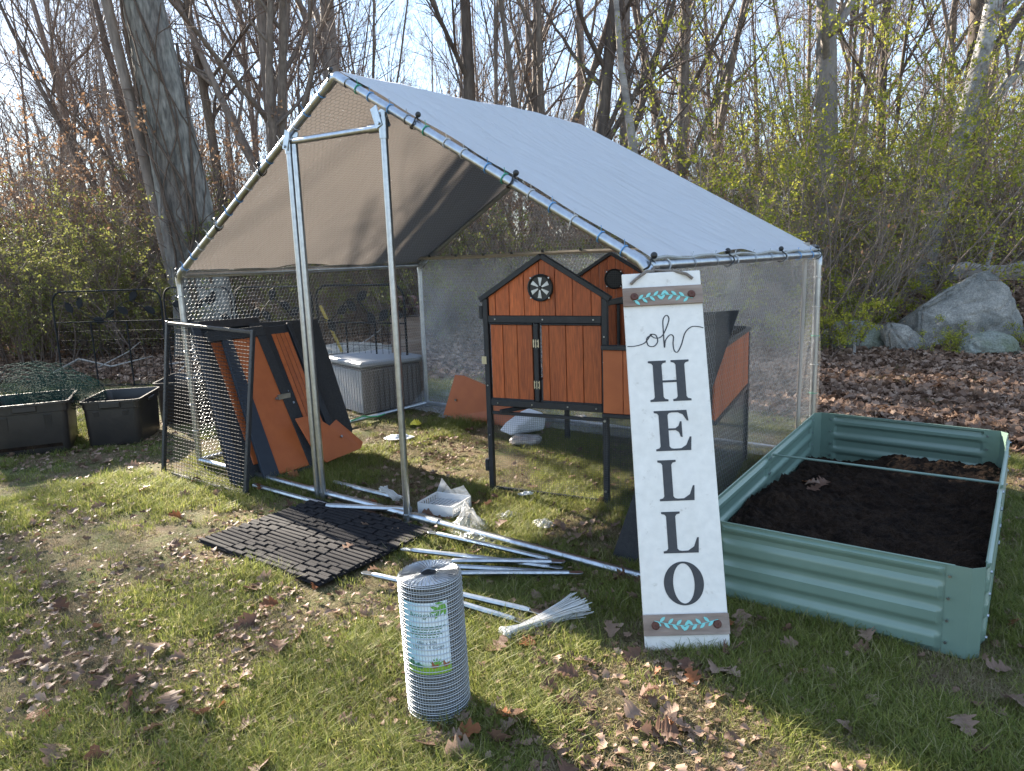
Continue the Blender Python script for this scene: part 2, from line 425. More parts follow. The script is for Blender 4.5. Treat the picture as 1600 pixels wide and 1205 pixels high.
def make_ground():
    a = np.linspace(-1, 1, 420); xs = np.sign(a) * (np.abs(a) ** 2.6) * 600 + a * 9
    b = np.linspace(0, 1, 420); ys = -12 + b * 24 + (b ** 4.5) * 800
    X, Y = np.meshgrid(xs, ys)
    Z = height(X, Y)
    V = np.stack([X.ravel(), Y.ravel(), Z.ravel()], -1)
    n, m = X.shape
    i = np.arange(n - 1)[:, None] * m + np.arange(m - 1)[None, :]
    Fq = np.stack([i, i + 1, i + m + 1, i + m], -1).reshape(-1, 4)
    me = np_mesh('ground', V, Fq)
    at = me.attributes.new('leafy', 'FLOAT', 'POINT'); at.data.foreach_set('value', leafy(X, Y).ravel().astype(np.float32))
    m_ = bpy.data.materials.new('lawn_and_leaf_litter_soil'); m_.use_nodes = True
    n_, l_ = m_.node_tree.nodes, m_.node_tree.links
    bs = n_['Principled BSDF']; bs.inputs['Roughness'].default_value = 0.95; bs.inputs['Specular IOR Level'].default_value = 0.15
    t = n_.new('ShaderNodeTexCoord')
    def nz(s, d=6):
        q = n_.new('ShaderNodeTexNoise'); q.inputs['Scale'].default_value = s; q.inputs['Detail'].default_value = d; q.inputs['Roughness'].default_value = 0.7
        l_.new(t.outputs['Object'], q.inputs['Vector']); return q
    def ramp(src, els):
        r = n_.new('ShaderNodeValToRGB'); e = r.color_ramp.elements
        while len(e) < len(els): e.new(0.5)
        for k, (p, c) in enumerate(els): e[k].position = p; e[k].color = (*c, 1)
        l_.new(src, r.inputs[0]); return r
    lawn = ramp(nz(3.0).outputs['Fac'], [(0.32, (0.15, 0.105, 0.068)), (0.46, (0.125, 0.10, 0.055)), (0.60, (0.08, 0.09, 0.03))])
    fine = ramp(nz(70, 3).outputs['Fac'], [(0.3, (0.45, 0.45, 0.45)), (0.7, (1.5, 1.45, 1.35))])
    wood = ramp(nz(26, 4).outputs['Fac'], [(0.30, (0.035, 0.022, 0.014)), (0.48, (0.10, 0.06, 0.038)), (0.60, (0.17, 0.11, 0.07)), (0.72, (0.09, 0.055, 0.036))])
    mulc = n_.new('ShaderNodeMix'); mulc.data_type = 'RGBA'; mulc.blend_type = 'MULTIPLY'; mulc.inputs[0].default_value = 0.8
    l_.new(lawn.outputs[0], mulc.inputs[6]); l_.new(fine.outputs[0], mulc.inputs[7])
    at = n_.new('ShaderNodeAttribute'); at.attribute_name = 'leafy'
    mi = n_.new('ShaderNodeMix'); mi.data_type = 'RGBA'
    l_.new(at.outputs['Fac'], mi.inputs[0]); l_.new(mulc.outputs[2], mi.inputs[6]); l_.new(wood.outputs[0], mi.inputs[7])
    l_.new(mi.outputs[2], bs.inputs['Base Color'])
    bp = n_.new('ShaderNodeBump'); bp.inputs['Strength'].default_value = 0.8; bp.inputs['Distance'].default_value = 0.02
    l_.new(nz(45, 6).outputs['Fac'], bp.inputs['Height']); l_.new(bp.outputs[0], bs.inputs['Normal'])
    o = link('ground', me, m_, smooth=True); props(o, kind='structure')
make_ground()

# ------------------------------------------------------------------ fast tube builder (wires, branches)
def tubes_np(P, Rr, sides=3):
    """P (n,k,3) polylines, Rr (n,k) radii -> V,F"""
    n, k, _ = P.shape
    T = np.empty_like(P)
    T[:, 1:-1] = P[:, 2:] - P[:, :-2] if k > 2 else T[:, 1:-1]
    T[:, 0] = P[:, 1] - P[:, 0]; T[:, -1] = P[:, -1] - P[:, -2]
    T /= np.maximum(np.linalg.norm(T, axis=-1, keepdims=True), 1e-9)
    D = P[:, -1] - P[:, 0]; D /= np.maximum(np.linalg.norm(D, axis=-1, keepdims=True), 1e-9)
    ref = np.where(np.abs(D[:, 2:3]) < 0.8, np.array([[0, 0, 1.0]]), np.array([[1.0, 0.2, 0]]))[:, None, :]
    Xv = np.cross(T, np.broadcast_to(ref, T.shape)); Xv /= np.maximum(np.linalg.norm(Xv, axis=-1, keepdims=True), 1e-9)
    Yv = np.cross(T, Xv)
    a = np.arange(sides) * 2 * np.pi / sides
    V = P[:, :, None, :] + Rr[:, :, None, None] * (Xv[:, :, None, :] * np.cos(a)[None, None, :, None] + Yv[:, :, None, :] * np.sin(a)[None, None, :, None])
    V = V.reshape(-1, 3)
    base = (np.arange(n)[:, None] * k + np.arange(k - 1)[None, :]) * sides
    s0 = np.arange(sides); s1 = (s0 + 1) % sides
    F_ = np.stack([base[..., None] + s0, base[..., None] + s1, base[..., None] + s1 + sides, base[..., None] + s0 + sides], -1).reshape(-1, 4)
    return V, F_

def hex_segs(w, h, c=0.03, clip=None):
    dz = 0.29 * c; pitch = 0.87 * c
    ni = int(w / (c / 2)); nj = int(h / pitch) + 1
    I, J = np.meshgrid(np.arange(ni), np.arange(nj), indexing='ij')
    def node(i, j): return np.stack([i * c / 2, j * pitch + dz * ((i + j) % 2)], -1)
    A = node(I, J).reshape(-1, 2); B = node(I + 1, J).reshape(-1, 2)
    k = ((I + J) % 2 == 1)
    A2 = node(I[k], J[k]); B2 = node(I[k], J[k] + 1)
    A = np.concatenate([A, A2]); B = np.concatenate([B, B2])
    m = (A[:, 0] <= w) & (B[:, 0] <= w) & (A[:, 1] <= h) & (B[:, 1] <= h)
    A, B = A[m], B[m]
    if clip is not None:
        m = clip(A) & clip(B); A, B = A[m], B[m]
    return A, B
def seg_mesh(name, A3, B3, r, sides=3):
    P = np.stack([A3, B3], 1)
    V, F_ = tubes_np(P, np.full(P.shape[:2], r), sides)
    return np_mesh(name, V, F_)
def hexsheet(name, w, h, fn, c=0.03, r=0.00055, clip=None):
    A, B = hex_segs(w, h, c, clip)
    return seg_mesh(name, fn(A), fn(B), r)
def gridsheet(name, w, h, fn, cx, cy, r, r2=None):
    xs = np.arange(0, w + 1e-6, cx); ys = np.arange(0, h + 1e-6, cy)
    A = np.concatenate([np.stack([xs, 0 * xs], -1), np.stack([0 * ys, ys], -1)]); B = np.concatenate([np.stack([xs, 0 * xs + h], -1), np.stack([0 * ys + w, ys], -1)])
    P = np.stack([fn(A), fn(B)], 1)
    rr = np.concatenate([np.full((len(xs), 2), r), np.full((len(ys), 2), r2 or r)])
    V, F_ = tubes_np(P, rr, 4)
    return np_mesh(name, V, F_)

# ------------------------------------------------------------------ the chicken run (local x along the gable front, y to the back)
RO = Vector((-2.267, 5.129, 0)); RZ = math.atan2(-0.615, 0.789)
RU = Vector((0.789, -0.615, 0)); RV = Vector((0.615, 0.789, 0))
RW, RL_, RE, RR_ = 3.577, 2.34, 1.343, 2.348
def rw(u, v, z=0.0): return RO + RU * u + RV * v + Vector((0, 0, z))
def roofz(u): return RE + (RR_ - RE) * (1 - abs(u - RW / 2) / (RW / 2))
run = empty('chicken_run', RO, RZ, 'walk-in galvanised tube poultry run with open gable front, standing on the lawn', 'chicken run')
for u in (0, RW):
    for v in (0, RL_): pipe('post', (u, v, 0), (u, v, RE - 0.01), 0.0215, run)
for v in (0, RL_):
    for s in (0, 1):
        a = (0 if s == 0 else RW, v, RE); b = (RW / 2, v, RR_)
        A = Vector(a); B = Vector(b); d = (B - A).normalized()
        pts = [Vector((A.x, v, RE - 0.07)), Vector((A.x, v, RE - 0.015)), A + d * 0.04, A + d * 0.09]
        e_ = MB().tube(pts, 0.026, 10).build('elbow', M['galv'], run); smooth_angle(e_)
        pipe('rafter', A + d * 0.05, B - d * 0.02, 0.0215, run)
    k_ = MB().tube([Vector((RW / 2 - 0.09, v, RR_ - 0.051)), Vector((RW / 2 - 0.012, v, RR_ - 0.006)), Vector((RW / 2 + 0.012, v, RR_ - 0.006)), Vector((RW / 2 + 0.09, v, RR_ - 0.051))], 0.0265, 10).build('ridge_joint', M['galv'], run); smooth_angle(k_)
for (a, b) in (((0, 0, RE), (0, RL_, RE)), ((RW, 0, RE), (RW, RL_, RE)), ((RW / 2, 0, RR_ - 0.01), (RW / 2, RL_, RR_ - 0.01))):
    pipe('eave_rail' if a[2] < 1.5 else 'ridge_pole', a, b, 0.0205, run)
pipe('ground_rail', (0.02, 0, 0.03), (RW - 0.02, 0, 0.03), 0.021, run)
pipe('ground_rail', (0.0, 0.02, 0.03), (0.0, RL_ - 0.02, 0.03), 0.019, run)
pipe('ground_rail', (RW, 0.02, 0.03), (RW, RL_ - 0.02, 0.03), 0.019, run)
pipe('ground_rail', (0.02, RL_, 0.03), (RW - 0.02, RL_, 0.03), 0.019, run)
pipe('rail_sleeve', (2.17, 0, 0.03), (2.36, 0, 0.03), 0.026, run)
pipe('rail_sleeve', (1.28, 0, 0.03), (1.46, 0, 0.03), 0.026, run)
for (u, top, r) in ((1.385, roofz(1.385) - 0.03, 0.0185), (1.437, 2.045, 0.0175), (2.150, roofz(2.15) - 0.03, 0.0185)):
    pipe('door_post', (u, -0.028, 0.0), (u, -0.028, top), r, run)
pipe('door_header', (1.42, -0.028, 2.062), (2.145, -0.028, 2.045), 0.0175, run)
pipe('header_socket', (2.05, -0.028, 2.047), (2.15, -0.028, 2.045), 0.0225, run)
for u, s in ((1.385, 1), (2.150, -1)):
    z = roofz(u)
    b = MB(); b.bar((u, -0.055, z - 0.10), (u + 0.035 * s, -0.055, z - 0.005), 0.045, 0.006, (0, 1, 0)).bar((u, -0.001, z - 0.10), (u + 0.035 * s, -0.001, z - 0.005), 0.045, 0.006, (0, 1, 0))
    b.tube([(u, -0.066, z - 0.085), (u, 0.008, z - 0.085)], 0.008, 6)
    b.build('bracket', M['galv'], run)
    pipe('post_collar', (u, -0.028, 1.99 if s < 0 else 2.0), (u, -0.028, 2.09), 0.0235, run)
bt = MB().tube([(2.15, -0.028, 0.05), (2.15, -0.028, -0.02)], 0.024, 10).tube([(2.15, -0.06, 0.0), (2.25, -0.06, 0.0)], 0.012, 6)
bt.build('post_foot', M['galv'], run)
# hexagonal netting, one part a face
hx_wall = hexsheet('wall_wire', RL_, RE - 0.02, lambda A: np.stack([0 * A[:, 0] + 0.004 * np.sin(A[:, 0] * 5), A[:, 0], A[:, 1] + 0.02], -1))
w1 = link('wire_mesh', hx_wall, M['wire'], run, (0.024, 0, 0)); props(w1, kind='stuff')
w2 = link('wire_mesh', hx_wall, None, run, (RW - 0.026, 0, 0)); props(w2, kind='stuff')
SL = math.hypot(RW / 2, RR_ - RE)
ca, sa = (RW / 2) / SL, (RR_ - RE) / SL
hx_roof = hexsheet('roof_wire', RL_, SL - 0.03, r=0.0009, fn=lambda A: np.stack([A[:, 1] * ca + 0.03, A[:, 0], A[:, 1] * sa + RE - 0.006 + 0.01 * np.sin(A[:, 0] * 4) * np.sin(A[:, 1] * 3)], -1))
w3 = link('wire_mesh', hx_roof, M['wire'], run); props(w3, kind='stuff')
w4 = link('wire_mesh', hx_roof, None, run, (RW, RL_, 0), (0, 0, math.pi)); props(w4, kind='stuff')
hx_rear = hexsheet('rear_wire', RW, RR_, lambda A: np.stack([A[:, 0], 0 * A[:, 0], A[:, 1] + 0.02], -1), clip=lambda A: A[:, 1] < np.array([roofz(x) for x in A[:, 0]]) - 0.03)
w5 = link('wire_mesh', hx_rear, M['wire'], run, (0, RL_ - 0.024, 0)); props(w5, kind='stuff')
# plastic and wire ties round the front rafters and eaves
tie_me = MB().tube([(0.0245 * math.cos(t), 0, 0.0245 * math.sin(t)) for t in [2 * math.pi * k / 10 for k in range(10)]], 0.0028, 5, closed=True).tube([(0, 0, 0.024), (0.006, 0.01, 0.05)], 0.0018, 4).mesh('tie')
def tie(p, d, mt, roll=0.0):
    me = tie_me.copy(); me.materials.append(M[mt])
    o = bpy.data.objects.new('wire_tie', me); COL.objects.link(o); o.parent = run
    q = Vector((0, 1, 0)).rotation_difference(Vector(d)); o.rotation_mode = 'QUATERNION'; o.rotation_quaternion = q; o.location = p
for s in (0, 1):
    A = Vector((0 if s == 0 else RW, 0, RE)); B = Vector((RW / 2, 0, RR_)); d = (B - A)
    for k in range(14):
        t = 0.06 + k * 0.066 + rnd.uniform(-0.012, 0.012)
        tie(A + d * t, d, rnd.choice(['bluetie', 'bluetie', 'greentie', 'wire', 'whiteplastic']))
for k in range(9): tie(Vector((RW, 0.15 + k * 0.25, RE)), (0, 1, 0), rnd.choice(['bluetie', 'wire', 'whiteplastic']))
for k in range(6): tie(Vector((0, 0, 0.25 + k * 0.19)), (0, 0, 1), rnd.choice(['bluetie', 'wire', 'whiteplastic']))
for k in range(6): tie(Vector((RW, RL_, 0.25 + k * 0.19)), (0, 0, 1), rnd.choice(['greentie', 'wire', 'whiteplastic']))

# ------------------------------------------------------------------ roof tarp
def make_tarp():
    nu, nv = 200, 130
    prof = np.linspace(0, 2, nu)              # 0..1 left slope, 1..2 right slope
    V = np.zeros((nu, nv, 3))
    tv = np.linspace(0, 1, nv)
    for i, s in enumerate(prof):
        t = s if s <= 1 else 2 - s
        side = 0 if s <= 1 else 1
        for j, w in enumerate(tv):
            u = t * RW / 2 if side == 0 else RW - t * RW / 2
            z = RE + (RR_ - RE) * t + 0.030
            sag = 0.030 * math.sin(math.pi * t) * math.sin(math.pi * w)
            cz = u * 3.2 + w * 2.6
            wr = 0.005 * math.sin(u * 9 + w * 6) * math.sin(math.pi * w) + 0.016 * mnoise.noise(Vector((u * 1.5, w * 3, side * 5))) + 0.007 * abs(mnoise.noise(Vector((cz * 0.5, w * 9 - u * 1.2, 3 + side)))) + 0.004 * mnoise.noise(Vector((u * 6, w * 14, 9)))
            edge = math.exp(-t * 18) * 0.012 * math.sin(w * 18 + side)
            v = 0.03 + w * (RL_ - 0.02)
            if side == 1: v += 0.012 * math.exp(-w * 20) * math.sin(t * 24)
            V[i, j] = (u, v, z - sag + wr * min(1, w * 8) * min(1, (1 - w) * 8) + edge * math.sin(math.pi * w))
    idx = np.arange(nu * nv).reshape(nu, nv)
    Fq = np.stack([idx[:-1, :-1], idx[1:, :-1], idx[1:, 1:], idx[:-1, 1:]], -1).reshape(-1, 4)
    me = np_mesh('roof_tarp', V.reshape(-1, 3), Fq)
    m = bpy.data.materials.new('woven_poly_tarp'); m.use_nodes = True
    n, l = m.node_tree.nodes, m.node_tree.links
    b = n['Principled BSDF']; b.inputs['Roughness'].default_value = 0.45; b.inputs['Specular IOR Level'].default_value = 0.4
    t = n.new('ShaderNodeTexCoord'); g = n.new('ShaderNodeNewGeometry')
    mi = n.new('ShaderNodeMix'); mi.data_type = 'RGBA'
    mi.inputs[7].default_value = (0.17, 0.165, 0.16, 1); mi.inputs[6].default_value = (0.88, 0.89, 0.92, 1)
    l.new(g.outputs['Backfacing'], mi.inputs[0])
    nz = n.new('ShaderNodeTexNoise'); nz.inputs['Scale'].default_value = 3; nz.inputs['Detail'].default_value = 6; nz.inputs['Distortion'].default_value = 0.8
    mp_ = n.new('ShaderNodeMapping'); mp_.inputs['Scale'].default_value = (0.5, 2.5, 1.0)
    l.new(t.outputs['Object'], mp_.inputs[0]); l.new(mp_.outputs[0], nz.inputs['Vector'])
    wv = n.new('ShaderNodeTexWave'); wv.inputs['Scale'].default_value = 70; wv.bands_direction = 'X'; l.new(t.outputs['Object'], wv.inputs['Vector'])
    ad = n.new('ShaderNodeMath'); ad.operation = 'MULTIPLY_ADD'; ad.inputs[1].default_value = 0.05
    l.new(wv.outputs['Fac'], ad.inputs[0]); l.new(nz.outputs['Fac'], ad.inputs[2])
    bp = n.new('ShaderNodeBump'); bp.inputs['Strength'].default_value = 1.0; bp.inputs['Distance'].default_value = 0.07
    l.new(ad.outputs[0], bp.inputs['Height']); l.new(bp.outputs[0], b.inputs['Normal'])
    l.new(mi.outputs[2], b.inputs['Base Color'])
    tr = n.new('ShaderNodeBsdfTranslucent'); tr.inputs[0].default_value = (0.18, 0.16, 0.147, 1)
    ms = n.new('ShaderNodeMixShader'); ms.inputs[0].default_value = 0.24
    l.new(b.outputs[0], ms.inputs[1]); l.new(tr.outputs[0], ms.inputs[2]); l.new(ms.outputs[0], n['Material Output'].inputs[0])
    tr_ = empty('roof_tarp', RO, RZ, 'white woven tarp stretched over both roof slopes of the run', 'tarp')
    link('sheet', me, m, tr_, smooth=True)
    mh = mat('grey_tarp_hem', (0.33, 0.33, 0.31), 0.6, var=0.4, vscale=30)
    for t in (0, 1):
        hm = MB()
        u = -0.002 if t == 0 else RW + 0.002
        hm.tube([(u, 0.03 + k * (RL_ - 0.02) / 20, RE + 0.027 + 0.006 * math.sin(k * 1.7)) for k in range(21)], 0.008, 6)
        h_ = hm.build('rolled_hem', mh, tr_); smooth_angle(h_)
make_tarp()

# black ball bungees
def bungee(p, d, label):
    e = empty('ball_bungee', p, 0, label, 'bungee', 'black ball bungees tying the tarp to the tubes')
    d = Vector(d).normalized(); up = (Vector((0, 0, 1)) - d * d.z).normalized(); sd_ = d.cross(up)
    b = MB()
    # ball
    vs = []; n1, n2 = 8, 12
    c = up * 0.046
    bm = bmesh.new(); bmesh.ops.create_uvsphere(bm, u_segments=12, v_segments=8, radius=0.014)
    for v in bm.verts: v.co += c
    me = bpy.data.meshes.new('ball'); bm.to_mesh(me); bm.free()
    o = link('ball', me, M['blackmetal'], e, smooth=True)
    pts = [c * 0.9 + sd_ * 0.0]
    for k in range(11):
        a = math.pi / 2 - 0.4 - k * (2 * math.pi - 0.8) / 10
        pts.append(up * math.sin(a) * 0.028 + sd_ * math.cos(a) * 0.028 + d * 0.014 * math.sin(k))
    pts.append(c * 0.9)
    k_ = MB().tube(pts, 0.0042, 6).build('cord', M['blackmetal'], e); smooth_angle(k_)
    return e
drL = RU * ca + Vector((0, 0, sa)); drR = RU * ca - Vector((0, 0, sa))
for u, lab in ((0.0, 'black bungee at the lower left corner of the tarp'), (0.548, 'black bungee low on the left front rafter'), (1.066, 'black bungee halfway up the left front rafter')):
    bungee(rw(u, 0, roofz(u)), drL, lab)
bungee(rw(1.75, 0, RR_ - 0.01), RU, 'black bungee at the peak of the front gable')
for u, lab in ((2.34, 'black bungee just below the right door bracket'), (2.913, 'black bungee midway down the right front rafter'), (3.577, 'black bungee above the hanging rope at the front right corner')):
    bungee(rw(u, 0, roofz(u)), drR, lab)
for v, lab in ((0.814, 'black bungee on the right eave nearest the sign'), (1.598, 'black bungee on the right eave nearer the back corner'), (2.30, 'black bungee at the back right corner of the roof')):
    bungee(rw(RW, v, RE), RV, lab)
bungee(rw(0.03, RL_, RE), RV, 'black bungee at the back left corner under the tarp')
bungee(rw(1.2, RL_, roofz(1.2)), drL, 'black bungee on the back rafter seen under the roof')

# ------------------------------------------------------------------ clear plastic sheets
def sheet(name, w, h, fn, m, label, hem=True, nx=80, nz_=36):
    e = empty(name, RO, RZ, label, 'plastic sheet')
    X, Z = np.meshgrid(np.linspace(0, 1, nx), np.linspace(0, 1, nz_), indexing='ij')
    P = fn(X, Z)
    idx = np.arange(nx * nz_).reshape(nx, nz_)
    Fq = np.stack([idx[:-1, :-1], idx[1:, :-1], idx[1:, 1:], idx[:-1, 1:]], -1).reshape(-1, 4)
    link('film', np_mesh('film', P.reshape(-1, 3), Fq), M[m], e, smooth=True)
    return e, P
def fr(X, Z):
    u = X * (RW - 0.02) + 0.02
    wr = 0.020 * (fbm(u, Z * 1.4, 0.35, 3) - 0.5) + 0.05 * np.maximum(0, 0.12 - Z) / 0.12 * (fbm(u, Z, 0.12, 9))
    foot = np.maximum(0, 0.10 - Z) / 0.10
    return np.stack([u, RL_ - 0.045 - wr * 1.5 - foot * (0.16 + 0.1 * fbm(u, 0 * u, 0.3, 4)), 0.02 + Z * 1.39 - 0.02 * np.sin(X * 9) * Z * 0.3 + foot * 0.03 * fbm(u, Z, 0.08, 5)], -1)
e1, P1 = sheet('rear_plastic_sheet', 0, 0, fr, 'clear', 'hazy clear plastic sheet lining the back wall of the run')
hb = MB().tube([tuple(P1[i, -1]) for i in range(0, 80, 3)], 0.016, 6).build('rolled_top_hem', mat('beige_hem', (0.40, 0.34, 0.27), 0.7, var=0.4, vscale=20), e1); smooth_angle(hb)
cl = MB()
for k in range(11): cl.box(tuple(P1[int(4 + k * 7.2), -1] + np.array([0, -0.012, 0.016])), (0.018, 0.02, 0.02))
cl.build('hem_clip', M['blackmetal'], e1)
def fs(X, Z):
    v = X * (RL_ - 0.03) + 0.02
    wr = 0.03 * (fbm(v + Z * 1.2, Z * 0.6, 0.4, 6) - 0.5)
    foot = np.maximum(0, 0.08 - Z) / 0.08
    return np.stack([RW + 0.035 + wr + foot * 0.02 - foot * 0.10 * fbm(v, Z, 0.2, 3), v, 0.015 + Z * (RE - 0.03) + foot * 0.03 * fbm(v, Z, 0.1, 3)], -1)
sheet('side_plastic_sheet', 0, 0, fs, 'clear_r', 'thin see-through plastic sheet over the right wall of the run')
lt = empty('wooden_lath', rw(RW - 0.05, RL_ - 0.13), RZ, 'pale weathered wooden lath upright beside the back right post', 'lath')
MB().bar((0, -0.03, 0.0), (0, 0.02, RE - 0.03), 0.012, 0.055, (0, 1, 0)).build('strip', M['lath'], lt, bevel=0.002)

# ------------------------------------------------------------------ coop
CO = Vector((-0.15, 4.31, 0)); CZ = math.atan2(-0.436, 0.9)
coop = empty('chicken_coop', CO, CZ, 'orange and black wooden chicken coop on tall black legs, still without its roof', 'chicken coop')
CW, CDp, CE, CP = 0.756, 1.25, 1.165, 1.395
def cb(nm, m='black', parent=coop, bev=0.003, **kw):
    return lambda b: b.build(nm, M[m], parent, bevel=bev, **kw)
for x, y, h in ((0.015, 0, CE), (CW - 0.015, 0, CE), (0.015, CDp, CE), (CW - 0.015, CDp, CE)):
    cb('leg')(MB().bar((x, y, 0), (x, y, h - 0.004), 0.032, 0.034, (0, 1, 0)))
for x, y in ((1.345, 1.03),):
    cb('leg')(MB().bar((x, y, 0), (x, y, 0.875), 0.028, 0.028, (0, 1, 0)))
def beam(nm, a, b, w, h=None, m='black', parent=coop): cb(nm, m, parent)(MB().bar(a, b, w, h))
X0, X1 = 0.032, CW - 0.032
beam('rail', (X0, -0.002, 1.042), (X1, -0.002, 1.042), 0.026, 0.042)
beam('rail', (X0, -0.002, 0.548), (X1, -0.002, 0.548), 0.026, 0.040)
beam('rail', (X0, -0.002, 0.484), (X1, -0.002, 0.484), 0.018, 0.020)
beam('rail', (X0, 0, 0.018), (X1, 0, 0.012), 0.018, 0.018)
# gable trim
xm = CW / 2 - 0.002
for x_, z_ in [(0.08, 1.042), (0.38, 1.042), (0.68, 1.042), (0.08, 0.548), (0.30, 0.548), (0.52, 0.548), (0.69, 0.548), (0.016, 0.35), (0.74, 0.60), (0.74, 0.95), (0.016, 0.65)]:
    MB().tube([(x_, -0.014, z_), (x_, -0.0215, z_)], 0.0045, 6).build('screw', M['galv'], coop)
for s in (0, 1):
    a = Vector((-0.018 if s == 0 else CW + 0.018, -0.004, CE - 0.012)); b = Vector((xm, -0.004, CP))
    cb('gable_trim')(MB().bar(a, b + (b - a).normalized() * 0.0, 0.034, 0.030))
def planks(xs, z0, ztop, y, nm, m, parent, th=0.012, gap=0.0035):
    for a, b in zip(xs[:-1], xs[1:]):
        dz = rnd.uniform(-0.0015, 0.0015)
        x0, x1 = a + gap / 2, b - gap / 2
        za, zb = ztop(x0), ztop(x1)
        poly = [(x0, z0), (x1, z0), (x1, zb)]
        if x0 < xm < x1: poly.append((xm, ztop(xm)))
        poly.append((x0, za))
        o = MB().prism(poly, 0, th, T=lambda v: Vector((v.x, y + dz + v.z, v.y))).build(nm, M[m], parent, bevel=0.0015)
gz = lambda x: CE - 0.014 + (CP - CE + 0.004) * (1 - abs(x - xm) / (xm + 0.018))
fg = link('gable_panel', MB().box((xm, 0.017, 1.08), (0.68, 0.004, 0.03)).mesh('gp'), M['orange'], coop)
planks([0.033, 0.077, 0.168, 0.262, 0.357, 0.452, 0.556, 0.664, 0.723], 1.062, gz, -0.002, 'plank', 'orange', fg)
def door(x0, x1, cuts, nm='door', y=-0.004):
    d = link(nm, MB().box(((x0 + x1) / 2, y + 0.016, 0.79), (x1 - x0 - 0.004, 0.006, 0.44)).mesh('back'), M['black'], coop)
    planks(cuts, 0.573, lambda x: 1.008, y, 'plank', 'orange', d)
    return d
dl = door(0.038, 0.312, [0.041, 0.120, 0.212, 0.308])
beam('stile', (0.337, -0.006, 0.57), (0.337, -0.006, 1.02), 0.040, 0.028)
dr = door(0.362, 0.722, [0.364, 0.410, 0.512, 0.614, 0.720])
for zz in (0.571, 1.015):
    cb('door_rail', 'black', dl)(MB().bar((0.034, -0.004, zz), (0.314, -0.004, zz), 0.020, 0.010)); cb('door_rail', 'black', dr)(MB().bar((0.360, -0.004, zz), (0.722, -0.004, zz), 0.020, 0.010))
for z in (0.906, 0.668):
    h = MB(); h.box((0.337, -0.023, z), (0.036, 0.003, 0.046)); h.tube([(0.337, -0.026, z - 0.024), (0.337, -0.026, z + 0.024)], 0.004, 6)
    for dx in (-0.011, 0.011):
        for dz in (-0.014, 0.014): h.box((0.337 + dx, -0.026, z + dz), (0.006, 0.003, 0.006))
    h.build('hinge', M['brass'], dr)
h = MB().box((0.0, -0.020, 0.80), (0.030, 0.003, 0.045)).tube([(-0.002, -0.023, 0.777), (-0.002, -0.023, 0.823)], 0.004, 6); h.build('hinge', M['brass'], dl)
for z in (1.08, 0.16): MB().box((-0.012, -0.005, z), (0.022, 0.03, 0.075)).build('strike_block', M['black'], coop, bevel=0.003)
for z in (0.81, 0.482, 0.075): MB().tube([(CW - 0.016, -0.018, z), (CW - 0.016, -0.025, z)], 0.007, 8).build('bolt', M['galv'], coop)
MB().bar((0.12, -0.07, 0.508), (0.24, 0.10, 0.515), 0.026, 0.022).build('slide_bar', M['black'], coop, bevel=0.002)
# round vent
def vent(x, z, y, r, blades=True):
    b = MB().tube([(x, y - 0.004, z), (x, y - 0.012, z)], r, 28)
    o = b.build('vent', M['blackmetal'], coop); smooth_angle(o)
    ring = MB().tube([(x + (r - 0.006) * math.cos(t), y - 0.016, z + (r - 0.006) * math.sin(t)) for t in [2 * math.pi * k / 28 for k in range(28)]], 0.006, 6, closed=True)
    ro = ring.build('ring', M['blackmetal'], o); smooth_angle(ro)
    if blades:
        for k in range(6):
            a = k * math.pi / 3 + 0.5
            poly = [(r * 0.16 * math.cos(a - 0.3), r * 0.16 * math.sin(a - 0.3)), (r * 0.74 * math.cos(a - 0.22), r * 0.74 * math.sin(a - 0.22)), (r * 0.77 * math.cos(a + 0.2), r * 0.77 * math.sin(a + 0.2)), (r * 0.16 * math.cos(a + 0.2), r * 0.16 * math.sin(a + 0.2))]
            MB().prism(poly, 0, 0.003, T=lambda v: Vector((x + v.x, y - 0.017 + v.z, z + v.y))).build('blade', M['galv'], o)
        MB().tube([(x, y - 0.015, z), (x, y - 0.022, z)], 0.008, 10).build('hub', M['blackmetal'], o)
    for k in range(4):
        a = math.pi / 4 + k * math.pi / 2
        MB().tube([(x + (r + 0.001) * math.cos(a), y - 0.01, z + (r + 0.001) * math.sin(a)), (x + (r + 0.001) * math.cos(a), y - 0.021, z + (r + 0.001) * math.sin(a))], 0.005, 6).build('screw', M['galv'], o)
    return o
vent(0.368, 1.219, 0.0, 0.077)
# rear gable wall
rg = link('rear_wall', MB().box((xm, CDp + 0.016, 0.83), (0.70, 0.006, 0.5)).mesh('rw'), M['orange'], coop)
n_ = 11
planks([0.033 + k * (0.69 / n_) for k in range(n_ + 1)], 1.075, gz, CDp - 0.004, 'plank', 'orange', rg)
planks([0.033 + k * (0.69 / n_) for k in range(n_ + 1)], 0.56, lambda x: 1.035, CDp - 0.004, 'plank', 'orange', rg)
for s in (0, 1):
    a = Vector((-0.018 if s == 0 else CW + 0.018, CDp - 0.008, CE - 0.012)); b = Vector((xm, CDp - 0.008, CP))
    cb('gable_trim')(MB().bar(a, b, 0.034, 0.024))
beam('rail', (X0, CDp - 0.012, 1.055), (X1, CDp - 0.012, 1.055), 0.026, 0.036)
beam('rail', (X0, CDp - 0.012, 0.54), (X1, CDp - 0.012, 0.54), 0.026, 0.036)
beam('stile', (0.43, CDp - 0.014, 0.56), (0.43, CDp - 0.014, 1.036), 0.03, 0.02)
vo = vent(0.40, 1.215, CDp - 0.006, 0.072, False)
gm = gridsheet('vg', 0.13, 0.13, lambda A: np.stack([A[:, 0] + 0.335, 0 * A[:, 0] + CDp - 0.024, A[:, 1] + 1.15], -1), 0.013, 0.013, 0.001)
props(link('vent_mesh', gm, M['dkwire'], vo), kind='stuff')
